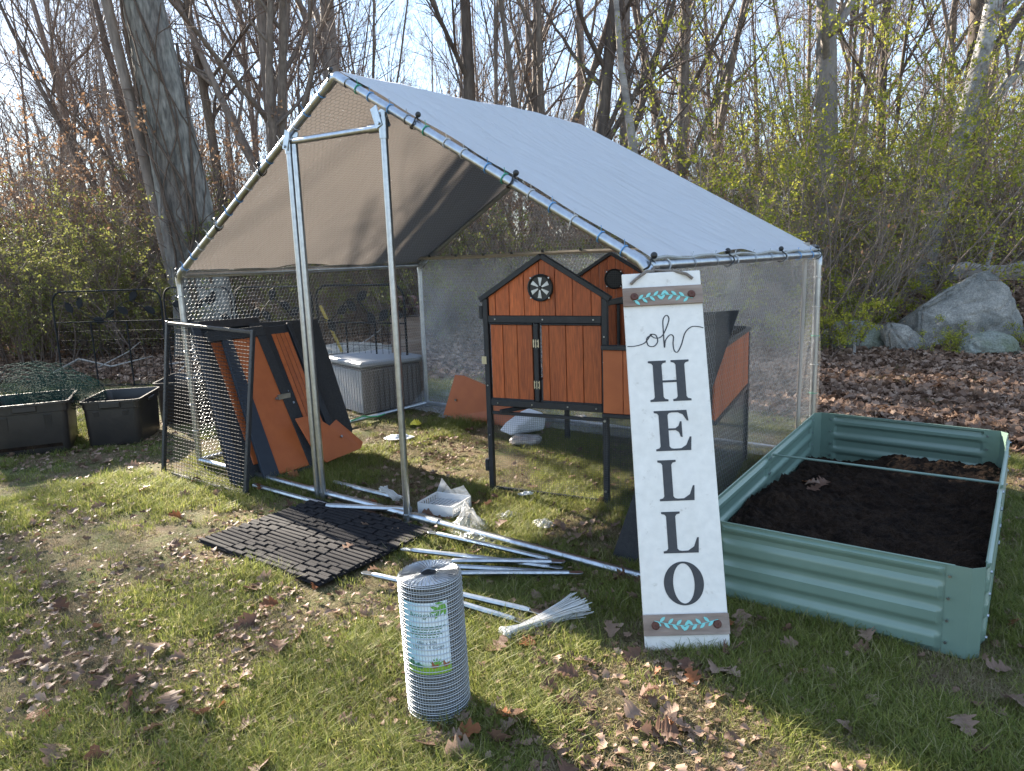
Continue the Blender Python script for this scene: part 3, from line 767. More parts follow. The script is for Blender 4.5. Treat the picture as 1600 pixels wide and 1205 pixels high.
# floor tray and side sill
link('floor', MB().box((CW / 2, CDp / 2, 0.552), (CW - 0.07, CDp - 0.07, 0.012)).mesh('floor'), M['deckdark'], coop)
for x in (0.012, CW - 0.012):
    beam('sill', (x, 0.02, 0.545), (x, CDp - 0.02, 0.545), 0.024, 0.036)
    beam('sill', (x, 0.02, 1.13), (x, CDp - 0.02, 1.13), 0.024, 0.030)
# nest box to the right
nb = link('nest_box', MB().box((1.055, 0.45, 0.552), (0.55, 1.15, 0.010)).mesh('nb'), M['black'], coop)
planks([0.774 + k * 0.111 for k in range(6)], 0.556, lambda x: 0.895, -0.148, 'plank', 'orangeboard', nb)
for k in range(10):
    y0 = -0.13 + k * 0.1165
    MB().box((1.348, y0 + 0.058, 0.715), (0.012, 0.1145, 0.34)).build('side_plank', M['orange'], nb, bevel=0.0015)
beam('rim', (0.77, -0.15, 0.910), (1.355, -0.15, 0.910), 0.030, 0.026, parent=nb); beam('rim', (0.77, -0.15, 0.545), (1.355, -0.15, 0.545), 0.026, 0.020, parent=nb)
beam('rim', (1.350, -0.132, 0.896), (1.350, 1.05, 0.893), 0.026, 0.022, parent=nb); beam('rim', (1.350, -0.132, 0.535), (1.350, 1.05, 0.528), 0.026, 0.022, parent=nb)
beam('rim', (0.77, 1.05, 0.893), (1.334, 1.05, 0.893), 0.026, 0.034, parent=nb)
MB().box((1.06, 1.05, 0.70), (0.55, 0.012, 0.35)).build('back_board', M['blackfelt'], nb)
lid = MB().prism([(1.472, 1.109), (1.340, 0.69), (1.30, 0.61), (1.06, 0.66), (1.06, 1.083)], 0, 0.012, T=lambda v: Vector((v.x, -0.192 + v.z, v.y)))
lid.build('nest_lid', M['blackfelt'], coop)
# hardware cloth under the body
def cgrid(x0, x1, y, z0, z1, sp=0.0127):
    gm = gridsheet('hw', x1 - x0, z1 - z0, lambda A: np.stack([A[:, 0] + x0, 0 * A[:, 0] + y, A[:, 1] + z0], -1), sp, sp, 0.00055)
    props(link('wire_panel', gm, M['dkwire'], coop), kind='stuff')
cgrid(0.03, CW - 0.03, 0.004, 0.02, 0.475)
cgrid(0.03, CW - 0.03, CDp, 0.02, 0.52, 0.0127)
cgrid(CW + 0.02, 1.335, -0.14, 0.02, 0.53)
gm = gridsheet('hw', 1.2, 0.5, lambda A: np.stack([0 * A[:, 0] + CW - 0.01, A[:, 0] + 0.02, A[:, 1] + 0.02], -1), 0.0127, 0.0127, 0.00055)
props(link('wire_panel', gm, M['dkwire'], coop), kind='stuff')
gm = gridsheet('hw', 1.14, 0.51, lambda A: np.stack([0 * A[:, 0] + 1.345, A[:, 0] - 0.12, A[:, 1] + 0.02], -1), 0.0127, 0.0127, 0.00055)
props(link('wire_panel', gm, M['dkwire'], coop), kind='stuff')
beam('rail', (X0, CDp, 0.25), (1.33, CDp - 0.2, 0.25), 0.006, 0.006, 'galv')

# ------------------------------------------------------------------ leaning coop panels (run coordinates u,v,z)
def slab(poly, th, name, m, parent, n=None, bev=0.002):
    P = [Vector(p) for p in poly]
    nn = n or (P[1] - P[0]).cross(P[-1] - P[0]).normalized()
    if nn.x < 0: nn = -nn
    k = len(P)
    vs = P + [p - nn * th for p in P]
    b = MB().add(vs, [tuple(range(k)), tuple(range(k, 2 * k))[::-1]] + [(i, (i + 1) % k, k + (i + 1) % k, k + i) for i in range(k)])
    return b.build(name, M[m], parent, bevel=bev), nn
def lift(poly, d, nn): return [tuple(Vector(p) + nn * d) for p in poly]
def pl(u0, k, vz): return [(u0 - k * z, v, z) for v, z in vz]
# far back black felt roof panel leaning on the left wall
e = empty('roof_panel', RO, RZ, 'wide black felt-covered panel leaning behind the orange slat panel', 'panel')
slab(pl(0.70, 0.55, [(0.40, 0.985), (1.00, 0.965), (0.90, 0.14), (0.79, 0.03), (0.22, 0.03)]), 0.014, 'board', 'blackfelt', e)
e = empty('slat_panel', RO, RZ, 'black framed panel with narrow bright orange slats', 'panel')
pp = pl(0.745, 0.55, [(0.44, 0.95), (0.72, 0.95), (0.72, 0.20), (0.42, 0.10)])
_, nn = slab(pp, 0.012, 'backing', 'black', e)
for k in range(4):
    a = 0.515 + k * 0.037; b = a + 0.033
    q = pl(0.750, 0.55, [(a, 0.895), (b, 0.895), (b - 0.02, 0.24), (a - 0.02, 0.22)])
    slab(q, 0.008, 'slat', 'slat', e, bev=0.001)
for q in (pl(0.765, 0.55, [(0.44, 0.965), (0.465, 0.965), (0.43, 0.08), (0.405, 0.08)]), pl(0.765, 0.55, [(0.672, 0.965), (0.70, 0.965), (0.68, 0.20), (0.652, 0.20)])):
    slab(q, 0.02, 'frame_bar', 'black', e)
for v, z in ((0.425, 0.84), (0.440, 0.50), (0.45, 0.42)):
    MB().tube([(0.765 - 0.55 * z, v, z), (0.778 - 0.55 * z, v, z + 0.006)], 0.008, 8).build('screw', M['galv'], e)
e = empty('gable_board', RO, RZ, 'orange gable-shaped board with notched top lying low against the slat panel', 'board')
g_, nn = slab([(0.735, 0.32, 0.352), (0.735, 0.463, 0.352), (0.79, 0.56, 0.26), (0.765, 0.64, 0.286), (0.862, 0.79, 0.10), (0.875, 0.757, 0.062), (0.885, 0.437, 0.035), (0.86, 0.374, 0.10)], 0.012, 'board', 'orangeboard', e)
MB().tube([(0.825, 0.62, 0.17), (0.84, 0.62, 0.178)], 0.009, 8).build('screw', M['galv'], e)
e = empty('door_panel', RO, RZ, 'large orange door panel in a black frame leaning beside the door posts', 'panel')
K = 0.62
_, nn = slab(pl(0.85, K, [(0.165, 0.90), (0.375, 0.90), (0.345, 0.035), (0.07, 0.03)]), 0.012, 'orange_board', 'orangeboard', e)
slab(pl(0.862, K, [(0.372, 0.965), (0.440, 0.965), (0.388, 0.02), (0.330, 0.02)]), 0.026, 'frame_bar', 'blackfelt', e)
slab(pl(0.862, K, [(0.095, 0.90), (0.168, 0.90), (0.085, 0.01), (-0.03, 0.01)]), 0.026, 'frame_bar', 'bluefelt', e)
slab(pl(0.866, K, [(0.00, 0.965), (0.440, 0.965), (0.440, 0.90), (0.00, 0.90)]), 0.026, 'frame_bar', 'blackfelt', e)
slab(pl(0.866, K, [(0.0, 0.028), (0.388, 0.038), (0.388, 0.012), (0.0, 0.004)]), 0.026, 'frame_bar', 'black', e)
hg = MB().box((0.862 - K * 0.48, 0.362, 0.486), (0.012, 0.10, 0.035)); hg.build('hinge', M['galv'], e)
for v, z in ((0.30, 0.475),): MB().tube([(0.85 - K * z, v, z), (0.865 - K * z, v, z + 0.008)], 0.008, 8).build('screw', M['galv'], e)
e = empty('wall_panel', RO, RZ, 'black wall panel with narrow orange strips leaning behind the square mesh frame', 'panel')
slab(pl(0.74, K, [(-0.02, 1.03), (0.50, 1.005), (0.16, 0.0), (-0.20, 0.0)]), 0.016, 'backing', 'blackfelt', e)
for (a, b, c_, d_) in ((0.055, 0.095, -0.02, -0.05),):
    slab(pl(0.750, K, [(0.07, 0.905), (0.16, 0.895), (0.06, 0.10), (0.0, 0.10)]), 0.010, 'orange_strip', 'orangeboard', e)
slab(pl(0.765, K, [(-0.02, 1.03), (0.035, 1.03), (-0.12, 0.0), (-0.19, 0.0)]), 0.022, 'frame_bar', 'bluefelt', e)
slab(pl(0.765, K, [(0.15, 0.94), (0.26, 0.94), (0.10, 0.0), (0.02, 0.0)]), 0.022, 'frame_bar', 'bluefelt', e)
slab(pl(0.765, K, [(0.04, 1.03), (0.50, 1.02), (0.49, 0.965), (0.03, 0.975)]), 0.022, 'frame_bar', 'black', e)
# orange panel lying behind the coop
op_ = empty('orange_panel', rw(0, 2.08), RZ, 'orange board with slanted ends standing on edge behind the coop legs', 'panel')
b = MB()
pts = [(0.50, 0.0), (1.36, -0.0), (1.43, 0.20), (0.72, 0.385), (0.62, 0.385)]
b.prism(pts, 0, 0.014, T=lambda v: Vector((v.x, v.z - (0.0 if v.y > 0.1 else 0.06), max(v.y, 0.0)))); b.build('board', M['orangeboard'], op_, bevel=0.002)
MB().tube([(0.65, -0.03, 0.17), (0.65, -0.045, 0.17)], 0.010, 8).build('screw', M['galv'], op_)

# square mesh frame leaning at the left front
E1, E2 = Vector((-2.45, 4.96, 0)), Vector((-1.67, 4.37, 0)); T1, T2 = Vector((-2.36, 5.08, 1.025)), Vector((-1.575, 4.50, 0.993))
mf = empty('mesh_panel', (0, 0, 0), 0, 'black framed square wire mesh panel leaning on the front left post', 'mesh panel')
for a, b in ((E1, E2), (T1, T2)): cb('frame_rail', 'black', mf)(MB().bar(a, b, 0.022, 0.024, (0.6, 0.8, 0)))
for a, b in ((E1, T1), (E2, T2)): cb('frame_stile', 'black', mf)(MB().bar(a + (b - a) * -0.015, b + (b - a) * 0.015, 0.028, 0.024, (0.6, 0.8, 0)))
def mfn(A):
    s = A[:, :1]; t = A[:, 1:2]
    a = np.array(E1)[None] * (1 - s) + np.array(E2)[None] * s; b = np.array(T1)[None] * (1 - s) + np.array(T2)[None] * s
    return a * (1 - t) + b * t
gm = gridsheet('mp', 1.0, 1.0, mfn, 1 / 30, 1 / 44, 0.0007, 0.0018)
props(link('wire_grid', gm, M['matwire'], mf), kind='stuff')

# ------------------------------------------------------------------ HELLO sign
sb = Vector((0.59, 2.396, 0.0)); st = Vector((0.588, 2.862, 1.311))
SX = Vector((0.998, -0.065, 0)).normalized(); SU = (st - sb).normalized(); SX = (SX - SU * SX.dot(SU)).normalized(); SN = SX.cross(SU).normalized()
sign = empty('hello_sign', sb, 0, 'tall white wooden HELLO sign leaning against the front right post of the run', 'sign')
sign.matrix_world = Matrix(((SX.x, SU.x, SN.x, sb.x), (SX.y, SU.y, SN.y, sb.y), (SX.z, SU.z, SN.z, sb.z + 0.005), (0, 0, 0, 1)))
SWd, SH = 0.298, 1.394
def board_mesh():
    b = MB(); b.prism([(-SWd / 2, 0), (SWd / 2, 0), (SWd / 2, SH), (-SWd / 2, SH)], -0.018, 0)
    return b.build('board', M['white'], sign, bevel=0.002)
board = board_mesh()
# scuffs and stains are marks of the board itself
nn_ = M['white'].node_tree.nodes; ll_ = M['white'].node_tree.links
bs_ = nn_['Principled BSDF']; src_ = bs_.inputs['Base Color'].links[0].from_socket
tcx = nn_.new('ShaderNodeTexCoord'); nq = nn_.new('ShaderNodeTexNoise'); nq.inputs['Scale'].default_value = 16; nq.inputs['Detail'].default_value = 9; nq.inputs['Roughness'].default_value = 0.75
ll_.new(tcx.outputs['Object'], nq.inputs['Vector'])
rq = nn_.new('ShaderNodeMapRange'); rq.inputs[1].default_value = 0.59; rq.inputs[2].default_value = 0.70; rq.inputs[4].default_value = 0.6; ll_.new(nq.outputs['Fac'], rq.inputs[0])
mq = nn_.new('ShaderNodeMix'); mq.data_type = 'RGBA'; mq.inputs[7].default_value = (0.33, 0.27, 0.20, 1); ll_.new(rq.outputs[0], mq.inputs[0]); ll_.new(src_, mq.inputs[6]); ll_.new(mq.outputs[2], bs_.inputs['Base Color'])
def pr(nm, poly, m, z0=0.0, z1=0.0015, parent=sign):
    return MB().prism(poly, z0, z1).build(nm, M[m], parent)
def serif_slab(x0, x1, y, up_, t=0.006):  # thin slab serif
    return [(x0, y), (x1, y), (x1, y + t * up_), (x0, y + t * up_)]
def letter(nm, polys):
    b = MB()
    for p in polys:
        # keep counter-clockwise
        a = sum(p[i][0] * p[(i + 1) % len(p)][1] - p[(i + 1) % len(p)][0] * p[i][1] for i in range(len(p)))
        if a < 0: p = p[::-1]
        b.prism(p, 0.0, 0.0014 + 0.0001 * rnd.random())
    return b.build(nm, M['charcoal'], sign)
def stem(x0, x1, y0, y1, s=0.017, t=0.007):
    """thick stem with bracketed slab serifs"""
    return [(x0 - s, y0), (x1 + s, y0), (x1 + s, y0 + t), (x1 + 0.005, y0 + t + 0.003), (x1, y0 + t + 0.010), (x1, y1 - t - 0.010), (x1 + 0.005, y1 - t - 0.003), (x1 + s, y1 - t), (x1 + s, y1), (x0 - s, y1), (x0 - s, y1 - t), (x0 - 0.005, y1 - t - 0.003), (x0, y1 - t - 0.010), (x0, y0 + t + 0.010), (x0 - 0.005, y0 + t + 0.003), (x0 - s, y0 + t)]
# H
c = 0.004
letter('letter', [stem(c - 0.059, c - 0.026, 0.891, 1.047), stem(c + 0.026, c + 0.059, 0.891, 1.047), [(c - 0.028, 0.963), (c + 0.028, 0.963), (c + 0.028, 0.971), (c - 0.028, 0.971)]])
# E
c = 0.003; y0, y1 = 0.706, 0.856
letter('letter', [stem(c - 0.049, c - 0.016, y0, y1),
    [(c - 0.02, y1), (c + 0.055, y1), (c + 0.060, y1 - 0.040), (c + 0.054, y1 - 0.040), (c + 0.040, y1 - 0.016), (c + 0.022, y1 - 0.008), (c - 0.02, y1 - 0.007)],
    [(c - 0.02, y0), (c + 0.062, y0), (c + 0.066, y0 + 0.050), (c + 0.060, y0 + 0.050), (c + 0.046, y0 + 0.020), (c + 0.026, y0 + 0.008), (c - 0.02, y0 + 0.007)],
    [(c - 0.02, y0 + 0.083), (c + 0.010, y0 + 0.083), (c + 0.022, y0 + 0.092), (c + 0.028, y0 + 0.108), (c + 0.034, y0 + 0.108), (c + 0.034, y0 + 0.050), (c + 0.028, y0 + 0.050), (c + 0.022, y0 + 0.068), (c + 0.010, y0 + 0.076), (c - 0.02, y0 + 0.076)]])
for c, y0, y1 in ((0.000, 0.523, 0.672), (0.001, 0.336, 0.484)):
    letter('letter', [stem(c - 0.045, c - 0.012, y0, y1),
        [(c - 0.016, y0), (c + 0.063, y0), (c + 0.067, y0 + 0.054), (c + 0.061, y0 + 0.054), (c + 0.048, y0 + 0.022), (c + 0.026, y0 + 0.008), (c - 0.016, y0 + 0.007)]])
# O
b = MB(); c, cy, N_ = 0.003, 0.2295, 48
out = [(c + 0.071 * math.cos(t), cy + 0.0765 * math.sin(t)) for t in [2 * math.pi * k / N_ for k in range(N_)]]
inn = [(c + 0.038 * math.cos(t), cy + 0.070 * math.sin(t)) for t in [2 * math.pi * k / N_ for k in range(N_)]]
vs = [(x, y, z) for z in (0, 0.0015) for ring in (out, inn) for x, y in ring]
fs_ = []
for k in range(N_):
    j = (k + 1) % N_
    fs_ += [(2 * N_ + k, 2 * N_ + j, 3 * N_ + j, 3 * N_ + k), (k, j, 2 * N_ + j, 2 * N_ + k), (N_ + j, N_ + k, 3 * N_ + k, 3 * N_ + j)]
b.add(vs, fs_); b.build('letter', M['charcoal'], sign)
# script "oh"
def smooth_path(pts, n=8):
    P = [Vector((*p, 0)) for p in pts]; out = []
    for i in range(len(P) - 1):
        p0 = P[max(i - 1, 0)]; p1 = P[i]; p2 = P[i + 1]; p3 = P[min(i + 2, len(P) - 1)]
        for k in range(n):
            t = k / n
            out.append(0.5 * ((2 * p1) + (p2 - p0) * t + (2 * p0 - 5 * p1 + 4 * p2 - p3) * t * t + (3 * p1 - p0 - 3 * p2 + p3) * t ** 3))
    out.append(P[-1]); return out
def ribbon(nm, pts, w, m):
    C_ = smooth_path(pts); b = MB(); L_, R_ = [], []
    for i, p in enumerate(C_):
        d = (C_[min(i + 1, len(C_) - 1)] - C_[max(i - 1, 0)]).normalized(); q = Vector((-d.y, d.x, 0))
        ww = w * (0.75 + 0.35 * abs(d.y))
        L_.append(p + q * ww); R_.append(p - q * ww)
    k = len(C_)
    vs = [(v.x, v.y, z) for z in (0.0002, 0.0014) for row in (L_, R_) for v in row]
    fs = []
    for i in range(k - 1):
        fs += [(2 * k + i, 3 * k + i, 3 * k + i + 1, 2 * k + i + 1), (i, 2 * k + i, 2 * k + i + 1, i + 1), (k + i, k + i + 1, 3 * k + i + 1, 3 * k + i)]
    return b.add(vs, fs).build(nm, M[m], sign)
ribbon('script_letters', [(-0.145, 1.108), (-0.115, 1.108), (-0.080, 1.118), (-0.058, 1.143), (-0.050, 1.150), (-0.070, 1.135), (-0.066, 1.108), (-0.045, 1.104), (-0.030, 1.122), (-0.036, 1.147), (-0.056, 1.150), (-0.040, 1.136), (-0.018, 1.138), (0.000, 1.160), (0.018, 1.205), (0.010, 1.222), (-0.004, 1.205), (-0.006, 1.160), (-0.006, 1.098), (0.000, 1.125), (0.018, 1.145), (0.030, 1.138), (0.027, 1.110), (0.030, 1.083), (0.042, 1.078), (0.058, 1.105), (0.075, 1.150), (0.100, 1.172), (0.125, 1.172), (0.145, 1.166)], 0.0020, 'charcoal')
def band(y0, y1, flip):
    o = MB().prism([(-SWd / 2 - 0.002, y0), (SWd / 2 + 0.002, y0), (SWd / 2 + 0.002, y1), (-SWd / 2 - 0.002, y1)], 0.0, 0.012).build('wood_band', M['greywood'], sign, bevel=0.0015)
    ym = (y0 + y1) / 2; s = -1 if flip else 1
    for x in (-0.108, 0.108):
        bt = MB(); bt.tube([(x, ym, 0.011), (x, ym, 0.017)], [0.016, 0.012], 14)
        for k in range(6):
            a = k * math.pi / 3; bt.tube([(x + 0.008 * math.cos(a), ym + 0.008 * math.sin(a), 0.014), (x + 0.008 * math.cos(a), ym + 0.008 * math.sin(a), 0.0195)], 0.0045, 6)
        bt.build('flower_button', M['rust'], o)
    arc = lambda t: (-0.112 + 0.224 * t, ym + s * (0.018 * math.sin(math.pi * t) - 0.016))
    st_ = MB(); prev = None
    pts = [Vector((*arc(k / 20), 0.0130)) for k in range(21)]
    st_.tube(pts, 0.0012, 4); st_.build('garland_stem', M['aqua'], o)
    for k in range(15):
        t = 0.02 + k / 15.5; x, y = arc(t); side = 1 if k % 2 else -1
        ang = (0.75 if side > 0 else -0.75) * 1.0
        if t > 0.5: ang = math.pi - ang
        L_ = 0.026; w = 0.0052
        dx, dy = math.cos(ang + (0.35 if t < 0.5 else -0.35) * s * (1 - 2 * abs(t - .5))), math.sin(ang)
        dx, dy = math.cos(ang), math.sin(ang)
        poly = []
        for q in range(9):
            a = q / 8; ww = w * math.sin(math.pi * a) ** 0.8; poly.append((x + dx * L_ * a - dy * ww, y + dy * L_ * a + dx * ww))
        for q in range(7, 0, -1):
            a = q / 8; ww = -w * math.sin(math.pi * a) ** 0.8; poly.append((x + dx * L_ * a - dy * ww, y + dy * L_ * a + dx * ww))
        MB().prism(poly[::-1], 0.0125, 0.0142 + 0.0004 * (k % 3)).build('garland_leaf', M['aqua'], o)
band(1.262, 1.334, False); band(0.052, 0.124, True)
rp = MB().tube([Vector(p) for p in [(-0.118, 1.352, 0.004), (-0.10, 1.366, 0.012), (-0.075, 1.385, 0.008), (-0.052, 1.402, -0.004), (-0.036, 1.408, -0.02), (-0.02, 1.41, -0.035)]] , 0.006, 7)
rp.tube([Vector(p) for p in [(-0.02, 1.415, -0.035), (0.02, 1.405, -0.02), (0.06, 1.394, 0.000), (0.095, 1.378, 0.012), (0.118, 1.360, 0.007)]], 0.006, 7)
rp.tube([Vector(p) for p in [(-0.03, 1.40, -0.025), (-0.02, 1.425, -0.03), (0.0, 1.43, -0.045), (-0.01, 1.41, -0.07)]], 0.005, 7)
r_ = rp.build('hanging_rope', M['rope'], sign); smooth_angle(r_)

# dark felt board behind the sign foot
fb = empty('felt_board', (0, 0, 0), 0, 'black felt board leaning behind the foot of the white sign', 'board')
b = MB(); A_, B_, C_, D_ = Vector((0.44, 3.24, 0)), Vector((0.66, 3.06, 0.80)), Vector((0.70, 3.00, 0.76)), Vector((0.58, 3.08, 0))
nq_ = (B_ - A_).cross(D_ - A_).normalized() * 0.014
vs = [A_, B_, C_, D_]; vs = vs + [v + nq_ for v in vs]
b.add(vs, [(0, 1, 2, 3), (7, 6, 5, 4), (0, 4, 5, 1), (1, 5, 6, 2), (2, 6, 7, 3), (3, 7, 4, 0)]); b.build('board', M['blackfelt'], fb)

# ------------------------------------------------------------------ planter
PA, PB, PC, PD = Vector((1.535, 2.265, 0)), Vector((0.73, 2.86, 0)), Vector((1.985, 4.70, 0)), Vector((2.79, 4.02, 0))
PH = 0.326
planter = empty('raised_bed', (0, 0, 0), 0, 'sage green corrugated steel raised garden bed half filled with dark soil', 'planter')
def corr(a, b, out, name='side_panel'):
    """corrugated panel from a to b; out = outward unit vector"""
    zs = []; N_ = 56
    for i in range(N_ + 1):
        t = i / N_; z = PH * t
        ph = (t * 3.55 + 0.05) % 1.0
        d = 0.013 * min(1, max(0, (0.5 - abs(ph - 0.5)) * 5 - 0.5))
        if t > 0.955 or t < 0.02: d = 0.0
        zs.append((z, d))
    V = []; L = (b - a).length; st_l = [0, 0.03, 0.045] + list(np.linspace(0.1, L - 0.1, max(2, int(L / 0.1)))) + [L - 0.045, L - 0.03, L]
    nx = len(st_l) - 1
    for i in range(nx + 1):
        p = a + (b - a) * (st_l[i] / L)
        end = 0.0 if st_l[i] < 0.031 or st_l[i] > L - 0.031 else 1.0
        for z, d in zs:
            q = p + out * (d * end); V.append((q.x, q.y, z))
    V = np.array(V); m = len(zs)
    idx = np.arange((nx + 1) * m).reshape(nx + 1, m)
    Fq = np.stack([idx[:-1, :-1], idx[1:, :-1], idx[1:, 1:], idx[:-1, 1:]], -1).reshape(-1, 4)
    # inner skin 1.2 mm behind
    V2 = V - np.array([out.x, out.y, 0]) * 0.0015
    Vt = np.concatenate([V, V2]); F2 = Fq[:, ::-1] + len(V)
    top = np.stack([idx[:-1, -1], idx[1:, -1], idx[1:, -1] + len(V), idx[:-1, -1] + len(V)], -1)
    me = np_mesh(name, Vt, np.concatenate([Fq, F2, top]))
    o = link(name, me, M['sage'], planter); smooth_angle(o, 30)
    lip = MB().tube([a + Vector((0, 0, PH)), b + Vector((0, 0, PH))], 0.0032, 6).build('rim', M['sage'], o)
    return o
CH = 0.085
cors = [PA, PB, PC, PD]
ctr = sum(cors, Vector()) / 4
for i in range(4):
    a, b = cors[i], cors[(i + 1) % 4]; d = (b - a).normalized(); L = (b - a).length
    o_ = Vector((d.y, -d.x, 0)); o_ = o_ if o_.dot((a + b) / 2 - ctr) > 0 else -o_
    segs = [(0, 1)] if L < 1.2 else [(0, 0.5), (0.5, 1)]
    s0, s1 = a + d * CH, b - d * CH
    for t0, t1 in segs:
        P0, P1 = s0 + (s1 - s0) * t0, s0 + (s1 - s0) * t1
        pan = corr(P0, P1, o_)
        for t in (0.012 / (P1 - P0).length, 1 - 0.012 / (P1 - P0).length):
            for z in (0.05, 0.13, 0.21, 0.29):
                q = P0 + (P1 - P0) * t
                for sg in (1, -1):
                    MB().tube([q + o_ * (0.013 * (sg > 0)) * 1 + Vector((0, 0, z)) - o_ * 0.004 * (sg < 0), q + o_ * (0.019 if sg > 0 else -0.007) + Vector((0, 0, z))], 0.0055, 6).build('bolt', M['galv'], pan)
for i in range(4):
    c = cors[i]; d0 = (cors[i - 1] - c).normalized(); d1 = (cors[(i + 1) % 4] - c).normalized()
    p0, p1 = c + d0 * (CH + 0.025), c + d1 * (CH + 0.025)
    q0, q1 = c + d0 * CH * 0.55, c + d1 * CH * 0.55
    outw = (c - ctr).normalized() * 0.004
    b = MB(); pts = [p0, c + d0 * CH * 0.42, c + d1 * CH * 0.42, p1]; pts = [p + outw * 0.6 for p in pts]
    vs = [(p.x, p.y, z) for p in pts for z in (0, PH + 0.001)] + [(p.x - outw.x * 0.6, p.y - outw.y * 0.6, z) for p in pts for z in (0, PH + 0.001)]
    fs = []
    for k in range(3):
        fs += [(2 * k, 2 * k + 2, 2 * k + 3, 2 * k + 1), (8 + 2 * k, 8 + 2 * k + 1, 8 + 2 * k + 3, 8 + 2 * k + 2), (2 * k + 1, 2 * k + 3, 8 + 2 * k + 3, 8 + 2 * k + 1)]
    b.add(vs, fs); b.build('corner_panel', M['sage'], planter)
m0, m1 = (PB + (PC - PB) * 0.53), (PA + (PD - PA) * 0.55)
pipe('cross_rod', m0 + Vector((0, 0, PH - 0.03)), m1 + Vector((0, 0, PH - 0.03)), 0.006, planter, 'sage', 8)
def make_soil():
    n = 360; k = 170
    S, T = np.meshgrid(np.linspace(0.012, 0.988, k), np.linspace(0.012, 0.988, n), indexing='ij')
    P = (np.array(PB)[None, None] * ((1 - S) * (1 - T))[..., None] + np.array(PA)[None, None] * (S * (1 - T))[..., None] + np.array(PC)[None, None] * ((1 - S) * T)[..., None] + np.array(PD)[None, None] * (S * T)[..., None])
    x, y = P[..., 0], P[..., 1]
    h = 0.085 + 0.15 * (fbm(x, y, 0.5, 4) - 0.38) + 0.05 * np.clip(S, 0, 1)
    h += -0.11 * np.exp(-(((S - 0.16) / 0.32) ** 2 + ((T - 0.97) / 0.26) ** 2)) + 0.06 * np.exp(-((S - 0.05) / 0.25) ** 2 - ((T - 0.35) / 0.3) ** 2)
    h += 0.075 * (fbm(x, y, 0.10, 8, 5) - 0.5) + 0.06 * np.abs(fbm(x, y, 0.04, 3, 3) - 0.5)
    # chamfered corners
    edge = np.minimum(np.minimum(S, 1 - S) * 1.0, np.minimum(T, 1 - T) * 2.1)
    cc = np.minimum(S, 1 - S) * 1.0 + np.minimum(T, 1 - T) * 2.2 < 0.10
    h = np.where(cc, -0.05, h)
    h = np.maximum(h, -0.02)
    P = P.copy(); P[..., 2] = h
    idx = np.arange(k * n).reshape(k, n)
    Fq = np.stack([idx[:-1, :-1], idx[1:, :-1], idx[1:, 1:], idx[:-1, 1:]], -1).reshape(-1, 4)
    o = link('soil', np_mesh('soil', P.reshape(-1, 3), Fq), M['soil'], smooth=True)
    props(o, 'dark crumbly potting soil spread inside the green raised bed', 'soil', kind='stuff')
    return P
SOILP = make_soil()

